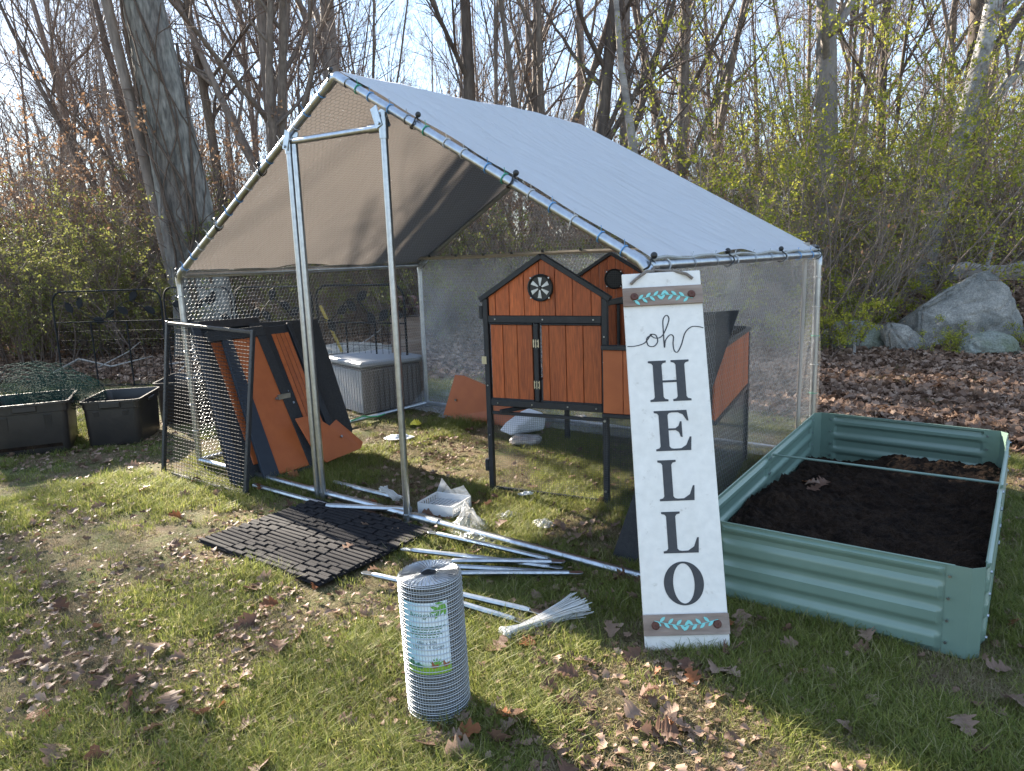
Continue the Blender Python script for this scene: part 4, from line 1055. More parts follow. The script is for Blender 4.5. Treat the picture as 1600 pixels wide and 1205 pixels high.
# ------------------------------------------------------------------ roll of hardware cloth
def make_roll():
    cx, cy, Rr, Hh = -0.262, 2.108, 0.096, 0.462
    root = empty('wire_roll', (cx, cy, 0), 0, 'upright roll of galvanised hardware cloth with a printed paper label', 'wire roll')
    root.rotation_euler = (R(0.5), R(-1.2), 0)
    # outer layers: vertical wires and rings
    segA, segB = [], []
    nr = 26
    for lay, rr in enumerate((Rr, Rr - 0.004)):
        nv = 64
        for k in range(nv):
            a = 2 * math.pi * k / nv + lay * 0.05
            segA.append((rr * math.cos(a), rr * math.sin(a), 0)); segB.append((rr * math.cos(a), rr * math.sin(a), Hh))
    me = seg_mesh('vertical_wires', np.array(segA), np.array(segB), 0.0006, 4)
    props(link('vertical_wires', me, M['rollwire'], root), kind='stuff')
    th = np.linspace(0, 2 * math.pi, 49)
    P = []
    for k in range(nr):
        z = Hh * (k + 0.5) / nr
        for lay, rr in enumerate((Rr + 0.0012, Rr - 0.003)):
            r2 = rr + 0.0012 * np.sin(th * 24)
            P.append(np.stack([r2 * np.cos(th), r2 * np.sin(th), z + lay * 0.004 + 0 * th], -1))
    P = np.array(P); V, F_ = tubes_np(P, np.full(P.shape[:2], 0.0016), 4)
    props(link('ring_wires', np_mesh('ring', V, F_), M['rollwire'], root, smooth=True), kind='stuff')
    # inner spiral layers, seen from the top
    turns = 17; n = turns * 36
    t = np.linspace(0, turns * 2 * math.pi, n); rr = 0.024 + (Rr - 0.028) * t / t[-1]
    strip = []
    V = np.concatenate([np.stack([rr * np.cos(t), rr * np.sin(t), 0 * t + 0.0], -1), np.stack([rr * np.cos(t), rr * np.sin(t), 0 * t + Hh - 0.004], -1)])
    i = np.arange(n - 1); Fq = np.stack([i, i + 1, i + 1 + n, i + n], -1)
    props(link('inner_layers', np_mesh('inner', V, Fq), M['dkwire'], root), kind='stuff')
    P = np.stack([rr * np.cos(t), rr * np.sin(t), Hh - 0.001 + 0.0012 * np.sin(t * 40)], -1)[None]
    V, F_ = tubes_np(P, np.full(P.shape[:2], 0.0015), 4)
    # short cross wires standing at the rim of each layer
    props(link('top_spiral_wire', np_mesh('spiral', V, F_), M['galv'], root), kind='stuff')
    na = turns * 44; tt = np.linspace(0, turns * 2 * math.pi, na); r2 = 0.024 + (Rr - 0.028) * tt / tt[-1]
    A3 = np.stack([r2 * np.cos(tt), r2 * np.sin(tt), 0 * tt + Hh - 0.012], -1); B3 = A3 + np.array([0, 0, 0.016])
    props(link('cut_wire_ends', seg_mesh('ends', A3, B3, 0.0009, 3), M['galv'], root), kind='stuff')
    # label, curved just under the outermost wires
    rl = Rr - 0.0005
    a0, a1 = R(-90 - 50), R(-90 + 36); z0, z1 = 0.178, 0.408
    def wrap(x, y, dr=0.0):
        a = a0 + (a1 - a0) * x; r_ = rl + dr
        return (r_ * math.cos(a), r_ * math.sin(a), z0 + (z1 - z0) * y)
    N_, Mz = 24, 16
    V = []; 
    for i in range(N_ + 1):
        for j in range(Mz + 1): V.append(wrap(i / N_, j / Mz))
    idx = np.arange((N_ + 1) * (Mz + 1)).reshape(N_ + 1, Mz + 1)
    Fq = np.stack([idx[:-1, :-1], idx[1:, :-1], idx[1:, 1:], idx[:-1, 1:]], -1).reshape(-1, 4)
    me = np_mesh('label', V, Fq)
    uv = me.uv_layers.new(name='UVMap')
    li = np.empty(len(me.loops), np.int32); me.loops.foreach_get('vertex_index', li)
    UV = np.array([(i / N_, j / Mz) for i in range(N_ + 1) for j in range(Mz + 1)], np.float32)
    uv.data.foreach_set('uv', UV[li].ravel())
    m = bpy.data.materials.new('printed_label_paper'); m.use_nodes = True
    n_, l_ = m.node_tree.nodes, m.node_tree.links
    b = n_['Principled BSDF']; b.inputs['Roughness'].default_value = 0.35
    u = n_.new('ShaderNodeUVMap'); sx = n_.new('ShaderNodeSeparateXYZ'); l_.new(u.outputs[0], sx.inputs[0])
    r1 = n_.new('ShaderNodeValToRGB'); e = r1.color_ramp.elements; e[0].color = (0.30, 0.60, 0.72, 1); e[1].color = (0.66, 0.76, 0.82, 1); e[0].position = 0.0; e[1].position = 0.5
    l_.new(sx.outputs[0], r1.inputs[0])
    r2_ = n_.new('ShaderNodeValToRGB'); e = r2_.color_ramp.elements; e[0].position = 0.075; e[1].position = 0.13; e[0].color = (1, 1, 1, 1); e[1].color = (0, 0, 0, 1)
    nz = n_.new('ShaderNodeTexNoise'); nz.inputs['Scale'].default_value = 14; l_.new(u.outputs[0], nz.inputs['Vector'])
    sb_ = n_.new('ShaderNodeMath'); sb_.operation = 'MULTIPLY_ADD'; sb_.inputs[1].default_value = -0.06; l_.new(nz.outputs['Fac'], sb_.inputs[0]); l_.new(sx.outputs[1], sb_.inputs[2]); l_.new(sb_.outputs[0], r2_.inputs[0])
    mi = n_.new('ShaderNodeMix'); mi.data_type = 'RGBA'; mi.inputs[7].default_value = (0.22, 0.38, 0.04, 1); l_.new(r2_.outputs[0], mi.inputs[0]); l_.new(r1.outputs[0], mi.inputs[6]); l_.new(mi.outputs[2], b.inputs['Base Color'])
    lab = link('label', me, m, root, smooth=True)
    tg = mat('label_green_ink', (0.04, 0.16, 0.08), 0.5); tb = mat('label_dark_ink', (0.05, 0.10, 0.12), 0.5); tbr = mat('label_brown_ink', (0.26, 0.09, 0.04), 0.5); tlg = mat('label_leaf_ink', (0.12, 0.33, 0.05), 0.5)
    def flat(nm, polys, mm, dr=0.0006):
        V, F_ = [], []
        for p in polys:
            k = len(V); V += [wrap(x, y, dr) for x, y in p]; F_.append(tuple(range(k, k + len(p))))
        me = bpy.data.meshes.new(nm); me.from_pydata(V, [], F_); link(nm, me, mm, lab)
    def text(s, cxx, y, size, mm):
        cu = bpy.data.curves.new('t', 'FONT'); cu.body = s; cu.size = 1.0; cu.align_x = 'CENTER'; cu.resolution_u = 2
        to = bpy.data.objects.new('t', cu); COL.objects.link(to)
        dg = bpy.context.evaluated_depsgraph_get(); me = bpy.data.meshes.new_from_object(to.evaluated_get(dg))
        bpy.data.objects.remove(to)
        Wl = rl * (a1 - a0); asp = (z1 - z0) / Wl
        for v in me.vertices: v.co = Vector(wrap(cxx + v.co.x * size * asp, y + v.co.y * size, 0.0006))
        me.materials.clear(); link('label_text', me, mm, lab)
    text("Amagabeli", 0.50, 0.80, 0.105, tg)
    for y, w in ((0.66, 0.76), (0.625, 0.64), (0.59, 0.62), (0.555, 0.72), (0.52, 0.46)):
        polys = []; x = 0.5 - w / 2
        while x < 0.5 + w / 2:
            ww = rnd.uniform(0.03, 0.09); polys.append([(x, y), (x + ww, y), (x + ww, y + 0.013), (x, y + 0.013)]); x += ww + 0.02
        flat('label_line', polys, tg)
    text("48in x 50ft", 0.50, 0.43, 0.062, tb); text("1/2inch 19 Gauge", 0.52, 0.365, 0.062, tb)
    def leafp(x, y, a, L, w):
        pts = []
        for q in range(8):
            t = q / 7; pts.append((x + math.cos(a) * L * t - math.sin(a) * w * math.sin(math.pi * t), y + (math.sin(a) * L * t + math.cos(a) * w * math.sin(math.pi * t)) * 0.75))
        for q in range(6, 0, -1):
            t = q / 7; pts.append((x + math.cos(a) * L * t + math.sin(a) * w * math.sin(math.pi * t), y + (math.sin(a) * L * t - math.cos(a) * w * math.sin(math.pi * t)) * 0.75))
        return pts
    flat('label_sprig', [leafp(0.95, 0.95, a, 0.22, 0.035) for a in (2.9, 3.5, 4.1, 4.6)] + [leafp(0.82, 0.90, a, 0.2, 0.03) for a in (2.8, 3.4, 4.2)], tlg)
    flat('label_plant', [leafp(0.05 + k * 0.045, 0.08, 1.0 + 0.3 * (k % 4), 0.22 - 0.02 * k, 0.045) for k in range(8)], tg, 0.0009)
    flat('label_bush', [leafp(0.68, 0.12, a, 0.16, 0.02) for a in (0.5, 1.0, 1.5, 2.0, 2.6)], tlg, 0.0008)
    flat('label_hens', [[(0.58 + k * 0.24, 0.10), (0.64 + k * 0.24, 0.085), (0.70 + k * 0.24, 0.10), (0.725 + k * 0.24, 0.155), (0.70 + k * 0.24, 0.145), (0.64 + k * 0.24, 0.135), (0.60 + k * 0.24, 0.19), (0.575 + k * 0.24, 0.17)] for k in (0, 1)], tbr, 0.0010)
make_roll()

# ------------------------------------------------------------------ rubber mat
def make_mat():
    c0, c1, c3 = Vector((-1.63, 3.57, 0)), Vector((-0.87, 3.00, 0)), Vector((-1.17, 4.16, 0))
    ex = (c1 - c0).normalized(); rz = math.atan2(ex.y, ex.x); L = (c1 - c0).length; Wd = 0.745
    root = empty('rubber_mat', (c0.x, c0.y, 0.012), rz, 'black rubber mat with a woven block pattern lying before the door posts', 'mat')
    MB().box((L / 2, Wd / 2, 0.004), (L, Wd, 0.008)).build('base', M['rubber'], root)
    nx, ny = 4, 4; cw, chh = L / nx, Wd / ny
    meshes = {}
    def piece(x, y, sx, sy, z=0.014):
        key = (round(sx, 4), round(sy, 4))
        if key not in meshes:
            me = MB().box((0, 0, 0), (sx, sy, 0.012)).mesh('slat', 0.0025); me.materials.append(M['rubber']); meshes[key] = me
        o = bpy.data.objects.new('slat', meshes[key]); COL.objects.link(o); o.parent = root
        o.location = (x, y, z + rnd.uniform(-0.0012, 0.0012)); o.rotation_euler = (rnd.uniform(-.02, .02), rnd.uniform(-.012, .012), rnd.uniform(-.012, .012))
    for i in range(nx):
        for j in range(ny):
            x0, y0 = i * cw, j * chh
            if (i + j) % 2 == 0:
                n = 6
                for k in range(n): piece(x0 + cw / 2, y0 + (k + .5) * chh / n, cw - 0.003, chh / n - 0.009)
            else:
                for k in range(6):
                    for a in range(3):
                        off = (0.25 if k % 2 else -0.25) * cw / 3
                        piece(x0 + (a + .5) * cw / 3 + off * 0.6, y0 + (k + .5) * chh / 6, cw / 3 - 0.007, chh / 6 - 0.006, 0.012 + 0.005 * ((a + k) % 2))
make_mat()

# ------------------------------------------------------------------ small things on the ground
def poly_tube(name, pts, r, m, label, cat, group=None, flat=None):
    root = empty(name, pts[0], 0, label, cat, group)
    o = Vector(pts[0]); P = [Vector(p) - o for p in pts]
    t_ = MB().tube(P, r, 8).build('tube', M[m], root); smooth_angle(t_)
    if flat:
        for idx, d_ in ((0, 1), (-1, -1)):
            if flat == 'end' and idx == 0: continue
            a = P[idx]; b = P[idx + d_]; d = (a - b).normalized(); sd_ = Vector((-d.y, d.x, 0)).normalized()
            pts2 = [(0, -0.013), (0.045, -0.016), (0.058, -0.010), (0.061, 0), (0.058, 0.010), (0.045, 0.016), (0, 0.013)]
            MB().prism(pts2, -0.003, 0.003, T=lambda v: a + d * v.x + sd_ * v.y + Vector((0, 0, v.z))).build('flattened_end', M['galv'], root, bevel=0.001)
    return root
PG = 'galvanised roof struts piled on the grass'
def strut(a, b, label, r=0.0125, za=0.03, zb=0.03):
    A = Vector((a[0], a[1], za + .012)); B = Vector((b[0], b[1], zb + .012)); m = (A + B) / 2 + Vector((0, 0, 0.002))
    return poly_tube('metal_strut', [A, A + (B - A) * .03, m, A + (B - A) * .97, B], [r * .8, r, r, r, r * .8], 'galv', label, 'strut', PG, flat='both')
strut((-0.40, 3.50), (0.14, 3.14), 'galvanised strut lying nearest the ground rail with a flat round end')
strut((-0.50, 3.30), (0.14, 3.06), 'galvanised strut passing just behind the top of the wire roll')
strut((-0.30, 3.16), (0.15, 3.08), 'galvanised strut third in the pile to the right of the wire roll', zb=0.045)
strut((-0.32, 3.08), (0.13, 3.00), 'galvanised strut fourth in the pile to the right of the wire roll', za=0.04)
strut((-0.36, 3.03), (0.22, 2.99), 'galvanised strut at the near side of the crossing pile')
strut((-0.64, 3.04), (0.04, 2.66), 'galvanised strut with a flattened tip by the zip tie bundle')
strut((-0.45, 2.88), (-0.02, 2.61), 'nearest galvanised strut, its rounded tip beside the other tip', zb=0.02)
poly_tube('loose_pole', [Vector((-1.66, 4.50, 0.02)), Vector((-1.10, 4.07, 0.02))], 0.015, 'galv', 'thin galvanised pole lying along the ground rail before the mesh frame', 'pole', 'loose galvanised poles')
poly_tube('loose_pole', [Vector((-1.15, 4.50, 0.02)), Vector((-0.68, 4.14, 0.02))], 0.017, 'galv', 'galvanised pole lying inside the run behind the door posts', 'pole', 'loose galvanised poles')
poly_tube('loose_pole', [Vector((-1.08, 4.02, 0.03)), Vector((-0.58, 3.87, 0.045))], 0.017, 'galv', 'galvanised pole resting across the ground rail between the door posts', 'pole', 'loose galvanised poles')
poly_tube('white_pipe', [Vector((3.02, 4.10, 0.21)), Vector((4.6, 5.15, 0.22))], 0.02, 'whiteplastic', 'white plastic pipe end sticking in from the right behind the raised bed', 'pipe')

def zip_bundle(name, p, q, n, spread, label, r=0.0016, hump=0.05):
    root = empty(name, p, 0, label, 'zip ties')
    A = Vector((0, 0, 0.02)); B = Vector(q) - Vector(p); B.z = 0
    d = B.normalized(); sd_ = Vector((-d.y, d.x, 0)); L = B.length
    P = []; rr = random.Random(5)
    for k in range(n):
        a = rr.uniform(-1, 1); c = rr.uniform(0, 1); l = L * rr.uniform(0.86, 1.03)
        w0 = 0.022 * a; w1 = 0.008 * a; w2 = spread * a + rr.uniform(-.01, .01)
        z0 = 0.012 + 0.03 * c; P.append([sd_ * w0 + Vector((0, 0, z0)), d * (l * .18) + sd_ * w1 + Vector((0, 0, 0.018 + 0.022 * c)), d * (l * .5) + sd_ * (w1 + 0.25 * w2) + Vector((0, 0, 0.02 + 0.028 * c)), d * (l * .8) + sd_ * (w2 * .65) + Vector((0, 0, 0.022 + hump * c * .8)), d * l + sd_ * w2 + Vector((0, 0, 0.02 + hump * c * 1.0))])
    P = np.array([[list(v) for v in row] for row in P])
    V, F_ = tubes_np(P, np.full(P.shape[:2], r), 4)
    props(link('tie_strips', np_mesh('strips', V, F_), M['ties'], root), kind='stuff')
    b = MB()
    for k in range(n):
        q_ = Vector(P[k, 0]) + d * rr.uniform(-.015, .006); b.box(tuple(q_), (0.007, 0.006, 0.009), Matrix.Rotation(rr.uniform(0, 3), 3, 'Z') @ Matrix.Rotation(rr.uniform(-.6, .6), 3, 'X'))
    props(b.build('tie_heads', M['ties'], root), kind='stuff')
    MB().bar(Vector((0, 0, 0.02)) - d * 0.002 + sd_ * -0.02, Vector((0, 0, 0.0)) - d * 0.055 + sd_ * -0.035 + Vector((0, 0, 0.008)), 0.006, 0.004).build('loose_tie', M['ties'], root)
zip_bundle('zip_tie_bundle', (-0.055, 2.515, 0.0), (0.255, 2.70, 0), 150, 0.062, 'bundle of white zip ties fanned out on the grass between roll and sign')
zip_bundle('zip_tie_bundle', (-0.775, 4.16, 0.045), (-0.66, 3.96, 0.03), 60, 0.03, 'small knot of white zip ties lying over the pole behind the door posts', 0.0015, 0.02)

def crumple(name, p, size, hgt, label, m='bag', seed=0, cat='plastic bag', peak=None, group=None):
    n = 34
    X, Y = np.meshgrid(np.linspace(-1, 1, n), np.linspace(-1, 1, n), indexing='ij')
    rr = np.sqrt(X ** 2 + Y ** 2); ang = np.arctan2(Y, X)
    out = 1 + 0.25 * (fbm(np.cos(ang) * 2, np.sin(ang) * 2, 1.0, seed) - 0.5)
    z = hgt * (np.abs(fbm(X * 1.0, Y * 1.0, 0.42, seed + 1, 4) - 0.5) * 2.6 + 0.25) * np.clip(1.15 - rr, 0, 1)
    if peak: z += peak * np.exp(-((X - 0.1) ** 2 + (Y - .1) ** 2) / 0.22)
    sc_ = np.where(rr > 1, 1 / np.maximum(rr, 1e-6), 1) * out
    V = np.stack([X * sc_ * size[0], Y * sc_ * size[1], z + 0.015], -1)
    idx = np.arange(n * n).reshape(n, n)
    Fq = np.stack([idx[:-1, :-1], idx[1:, :-1], idx[1:, 1:], idx[:-1, 1:]], -1).reshape(-1, 4)
    o = link(name, np_mesh(name, V.reshape(-1, 3), Fq), M[m], None, p, (0, 0, seed * 1.3)); o.data.shade_flat() if m == 'bag' else o.data.shade_smooth()
    return props(o, label, cat, group)
crumple('plastic_bag', (-0.25, 3.66, 0), (0.13, 0.10), 0.05, 'clear plastic bag puffed up beside the white tray', seed=1, peak=0.085)
crumple('plastic_bag', (-0.21, 3.50, 0), (0.12, 0.06), 0.03, 'flat clear film caught under the ground rail by the puffed bag', seed=2)
crumple('plastic_wrap', (-0.055, 3.80, 0), (0.07, 0.05), 0.03, 'small crumple of clear wrap midway between bag and coop', seed=3, cat='plastic wrap')
crumple('plastic_wrap', (0.14, 3.66, 0), (0.07, 0.055), 0.035, 'clear crinkled wrapper nearest the dark felt board', seed=4, cat='plastic wrap')
crumple('plastic_wrap', (0.06, 4.16, 0), (0.05, 0.03), 0.02, 'tiny white wrapper just in front of the coop legs', 'paper', seed=5, cat='plastic wrap')
crumple('wrapping_sheet', (-0.91, 5.66, 0), (0.08, 0.12), 0.035, 'white wrapping scrap lying behind the right door post', 'paper', seed=6, cat='wrapping')
crumple('yellow_scrap', (-0.83, 6.12, 0), (0.05, 0.04), 0.05, 'yellow plastic scrap near the back left of the run', 'yellow', seed=7, cat='scrap')
crumple('film_heap', (-0.45, 6.62, 0), (0.34, 0.14), 0.07, 'heap of clear film along the foot of the back plastic sheet', seed=8, cat='plastic film')
crumple('film_heap', (0.55, 6.02, 0), (0.30, 0.13), 0.06, 'heap of clear film on the ground behind the coop legs', seed=9, cat='plastic film')
crumple('film_heap', (2.15, 4.82, 0), (0.12, 0.30), 0.06, 'crumpled film bunched at the back right foot of the run', seed=10, cat='plastic film')
w_ = empty('bubble_wrap_bundle', (0.08, 5.62, 0), 0.5, 'white folded bubble wrap bundle lying inside the run behind the coop mesh', 'bubble wrap')
bw = MB().prism([(-0.17, 0.0), (0.13, 0.0), (0.15, 0.10), (0.11, 0.15), (0.03, 0.13), (-0.11, 0.06)], -0.10, 0.10, T=lambda v: Vector((v.x, v.z, v.y + 0.05))); bw.build('folded_sheet', M['paper'], w_, bevel=0.012)
for k in range(9):
    for j in range(3): MB().tube([(-0.10 + k * 0.025, -0.101, 0.075 + j * 0.022), (-0.10 + k * 0.025, -0.106, 0.075 + j * 0.022)], [0.009, 0.005], 6).build('bubble', M['paper'], w_)
pk = empty('wrapped_pack', (0.09, 5.34, 0.01), -0.3, 'brown pack wrapped in clear film below the white bubble wrap', 'pack')
MB().box((0, 0, 0.03), (0.20, 0.12, 0.055)).build('pack', M['pinkish'], pk, bevel=0.012)
MB().box((0, 0, 0.032), (0.225, 0.145, 0.062)).build('film', M['bag'], pk, bevel=0.02)
gs = poly_tube('green_strap', [rw(0.06 + 0.03 * math.sin(k * 1.3), 1.35 + k * 0.06, 0.055 + 0.02 * math.sin(k)) for k in range(7)], 0.006, 'greenstrap', 'green strap lying along the left ground rail by the grey box', 'strap')

# white plastic tray with slots
def make_tray():
    p, q, s = Vector((-0.545, 3.90, 0)), Vector((-0.345, 3.80, 0)), Vector((-0.30, 4.02, 0))
    rz = math.atan2((q - p).y, (q - p).x); Wt, Lt, Ht = 0.225, 0.20, 0.062
    t = empty('white_tray', (p.x, p.y, 0.012), rz, 'white slotted plastic tray on the grass just inside the door', 'tray')
    MB().box((Wt / 2, Lt / 2, 0.003), (Wt, Lt, 0.004)).build('floor', M['whiteplastic'], t)
    for y in (0, Lt): MB().box((Wt / 2, y, Ht / 2), (Wt, 0.004, Ht)).build('side', M['whiteplastic'], t)
    for x in (0, Wt):
        b = MB()
        b.box((x, Lt / 2, 0.010), (0.004, Lt - 0.006, 0.02)); b.box((x, Lt / 2, Ht - 0.006), (0.006, Lt - 0.006, 0.012))
        for k in range(9): b.box((x, 0.01 + k * (Lt - 0.02) / 8, Ht / 2), (0.0036, 0.010, Ht - 0.02))
        b.build('slotted_side', M['whiteplastic'], t)
    for k in range(9):
        MB().box((0.02 + k * 0.023, Lt / 2, 0.020), (0.010, Lt - 0.01, 0.014)).build('rib', M['whiteplastic'], t)
    MB().add([(0.0, Lt, Ht), (Wt, Lt, Ht), (Wt * .75, Lt + .02, Ht + .05), (Wt * .4, Lt + .01, Ht + .02), (0.02, Lt + .03, Ht + 0.075), (0, Lt, Ht - .02), (Wt, Lt, Ht - 0.02)], [(0, 1, 2, 3), (0, 3, 4), (0, 5, 6, 1)]).build('bent_flap', M['bag'], t)
make_tray()

# ------------------------------------------------------------------ totes, net, deck box
def rounded(w, l, r, n=4):
    pts = []
    for cx, cy, a0 in ((w / 2 - r, l / 2 - r, 0), (-w / 2 + r, l / 2 - r, 90), (-w / 2 + r, -l / 2 + r, 180), (w / 2 - r, -l / 2 + r, 270)):
        for k in range(n + 1): a = R(a0 + 90 * k / n); pts.append((cx + r * math.cos(a), cy + r * math.sin(a)))
    return pts
def make_tote(loc, rz, W, L, Hh, label):
    t = empty('storage_tote', loc, rz, label, 'tote', 'black plastic storage totes used as planters')
    prof = [(0.91, 0.0), (0.92, 0.01), (0.955, Hh * 0.78), (0.955, Hh * 0.80), (0.985, Hh * 0.81), (0.99, Hh * 0.95), (1.05, Hh * 0.955), (1.05, Hh), (0.99, Hh), (0.965, Hh * 0.97), (0.93, Hh * 0.78), (0.84, 0.06)]
    V, F_ = [], []
    for s, z in prof:
        V += [(x * s, y * (1 - (1 - s) * W / L), z) for x, y in rounded(W, L, 0.05)]
    n = 20; m = len(prof)
    for i in range(m - 1):
        for k in range(n): F_.append((i * n + k, i * n + (k + 1) % n, (i + 1) * n + (k + 1) % n, (i + 1) * n + k))
    F_.append(tuple(range(n))[::-1]); F_.append(tuple((m - 1) * n + k for k in range(n)))
    b = MB().add(V, F_); o = b.build('tub', M['tote'], t); smooth_angle(o, 35)
    for s in (-1, 1):
        for k in range(2):
            x = (-0.25 + 0.5 * k) * W
            MB().bar((x, s * L * 0.437 , 0.02), (x, s * L * 0.478, Hh * 0.77), 0.05, 0.012, (0, 1, 0)).build('rib', M['tote'], t, bevel=0.003)
        MB().box((s * W * 0.505, 0, Hh * 0.88), (0.03, 0.16, 0.03)).build('handle', M['tote'], t, bevel=0.006)
    MB().box((0, -L * 0.505, Hh * 0.90), (0.16, 0.02, 0.05)).build('handle', M['tote'], t, bevel=0.006)
    so = MB(); so.prism([(x * 0.90, y * 0.93) for x, y in rounded(W, L, 0.05)], 0.05, Hh * 0.55); so.build('soil_fill', M['soil'], t)
    return t
make_tote((-3.86, 5.80, 0), R(24), 0.58, 0.60, 0.41, 'largest black tote at the left edge with green netting in it')
make_tote((-3.28, 6.08, 0), R(10), 0.44, 0.60, 0.37, 'middle black tote with a wide rim and clear view into its empty inside')
make_tote((-3.02, 6.86, 0), R(8), 0.50, 0.62, 0.38, 'farthest black tote half hidden behind the square mesh frame')
def make_net():
    A, B = hex_segs(0.75, 3.0, 0.026)
    def fn(A):
        th = A[:, 1] / 3.0 * 9 * math.pi + 0.4; r = 0.09 + 0.03 * np.sin(A[:, 0] * 14 + th * 3) + 0.012 * th + 0.02 * np.sin(A[:, 0] * 41)
        s = A[:, 0]
        x = -4.10 + s * 0.85; y = 6.05 + s * -0.10; z = 0.47 - s * 0.10; r = r * 0.62
        sq = 1 - 0.45 * np.clip((s - 0.35) / 0.4, 0, 1)
        return np.stack([x + r * 0.3 * np.cos(th), y + r * np.cos(th) * 1.0 * sq, z + r * np.sin(th) * 0.8 * sq], -1)
    me = seg_mesh('net', fn(A), fn(B), 0.0013)
    o = link('poultry_netting', me, M['net']); props(o, 'crumpled roll of green poultry netting lying across the black totes', 'netting')
make_net()
def make_box():
    root = empty('deck_box', (-1.36, 6.62, 0), math.atan2(0.42, 0.42) - 0.12, 'grey plastic storage box with a pale lid behind the left wall of the run', 'storage box')
    W, L, Hh = 0.62, 0.72, 0.50
    MB().box((W / 2, L / 2, Hh * 0.43), (W, L, Hh * 0.86)).build('body', M['deckdark'], root, bevel=0.015)
    for k in range(12): MB().box((0.03 + k * 0.051, -0.003, Hh * 0.42), (0.040, 0.01, Hh * 0.78)).build('side_rib', M['deckdark'], root, bevel=0.003)
    for k in range(13): MB().box((-0.003, 0.04 + k * 0.053, Hh * 0.42), (0.01, 0.042, Hh * 0.78)).build('side_rib', M['deckbox'], root, bevel=0.003)
    MB().box((W / 2, L / 2, Hh * 0.93), (W + 0.05, L + 0.05, Hh * 0.12)).build('lid', M['deckbox'], root, bevel=0.018)
make_box()

# ------------------------------------------------------------------ decorative wire fence
def make_fence_panel(Wd, label, seed):
    r_ = random.Random(seed)
    t = empty('garden_fence_panel', (0, 0, 0), 0, label, 'fence panel', 'black wire garden fence panels with leaf scrolls')
    Hh, rc = 1.17, 0.14
    pts = [Vector((0, 0, -0.02))] + [Vector((0, 0, Hh - rc - 0.02))]
    for k in range(7): a = math.pi - k * math.pi / 12; pts.append(Vector((rc + rc * math.cos(a), 0, Hh - rc + rc * math.sin(a))))
    for k in range(7): a = math.pi / 2 - k * math.pi / 12; pts.append(Vector((Wd - rc + rc * math.cos(a), 0, Hh - rc + rc * math.sin(a))))
    pts.append(Vector((Wd, 0, -0.02)))
    f_ = MB().tube(pts, 0.011, 6).build('frame', M['matwire'], t); smooth_angle(f_)
    for z in (0.80, 0.02): MB().tube([(0, 0, z), (Wd, 0, z)], 0.008, 6).build('crossbar', M['matwire'], t)
    for k in (1, 2): MB().tube([(Wd * k / 3, 0, -0.02), (Wd * k / 3, 0, 0.80)], 0.009, 6).build('upright', M['matwire'], t)
    gm = gridsheet('fw', Wd, 0.78, lambda A: np.stack([A[:, 0], 0 * A[:, 0] + 0.004, A[:, 1] + 0.02], -1), Wd / 15, 0.78 / 7, 0.0026)
    props(link('wire_infill', gm, M['matwire'], t), kind='stuff')
    sc_ = [Vector((Wd * (0.06 + 0.9 * k / 30), 0, 0.93 + 0.11 * math.sin(k / 30 * 2 * math.pi * 1.5 + seed))) for k in range(31)]
    MB().tube(sc_, 0.005, 5).build('scroll', M['matwire'], t)
    for k in range(7):
        p = sc_[2 + k * 4]; a = r_.uniform(-0.5, 0.7) + (0.9 if k % 2 else -0.7); L_ = 0.15; w = 0.045
        poly = [(p.x + math.cos(a) * L_ * q - math.sin(a) * w * math.sin(math.pi * q) ** .8 * s, p.z + math.sin(a) * L_ * q + math.cos(a) * w * math.sin(math.pi * q) ** .8 * s) for s, rng in ((1, [i / 6 for i in range(7)]), (-1, [i / 6 for i in range(5, 0, -1)])) for q in rng]
        MB().prism(poly, -0.002, 0.002, T=lambda v: Vector((v.x, v.z + (0.01 if abs(v.x - p.x) > .02 else 0), v.y))).build('leaf', M['matwire'], t)
    return t
def place_fence(a, b, label, seed):
    d = Vector((b[0] - a[0], b[1] - a[1], 0)); t = make_fence_panel(d.length - 0.03, label, seed)
    t.location = (a[0], a[1], hz(a[0], a[1]) * 0.5); t.rotation_euler = (0, 0, math.atan2(d.y, d.x))
place_fence((-5.55, 9.0), (-4.12, 8.82), 'leftmost black fence panel standing free behind the totes', 1)
place_fence((-4.10, 8.80), (-3.06, 8.20), 'black fence panel just left of the front left run post', 2)
place_fence((-3.03, 8.18), (-2.00, 7.58), 'black fence panel seen through the mesh behind the leaning panels', 3)
place_fence((-1.97, 7.56), (-0.97, 7.00), 'rightmost black fence panel ending at the back left run post by the grey box', 4)
yp = empty('yellow_stake', (-1.75, 7.8, 0), 0, 'slanting yellow stake behind the fence near the grey box', 'stake')
MB().bar((-0.05, 0, 0.45), (-0.25, 0.02, 0.95), 0.035, 0.02).build('stake', mat('yellow_paint', (0.42, 0.30, 0.06), 0.6, var=0.3), yp)
cp = empty('clay_pipe_stack', (-0.98, 7.22, 0), 0, 'stack of rusty round pipes behind the fence at the back left post', 'pipes')
for x, z in ((-0.06, 1.00), (0.06, 1.0), (-0.10, 0.90), (0.0, 0.90), (0.1, 0.9)):
    t_ = MB().tube([(x - .05, 0, z), (x - .05, 0.22, z)], 0.045, 10, caps=False).build('pipe', M['rust'], cp); smooth_angle(t_)
MB().box((-0.05, 0.12, 0.42), (0.30, 0.2, 0.84)).build('stand', M['greywood'], cp)

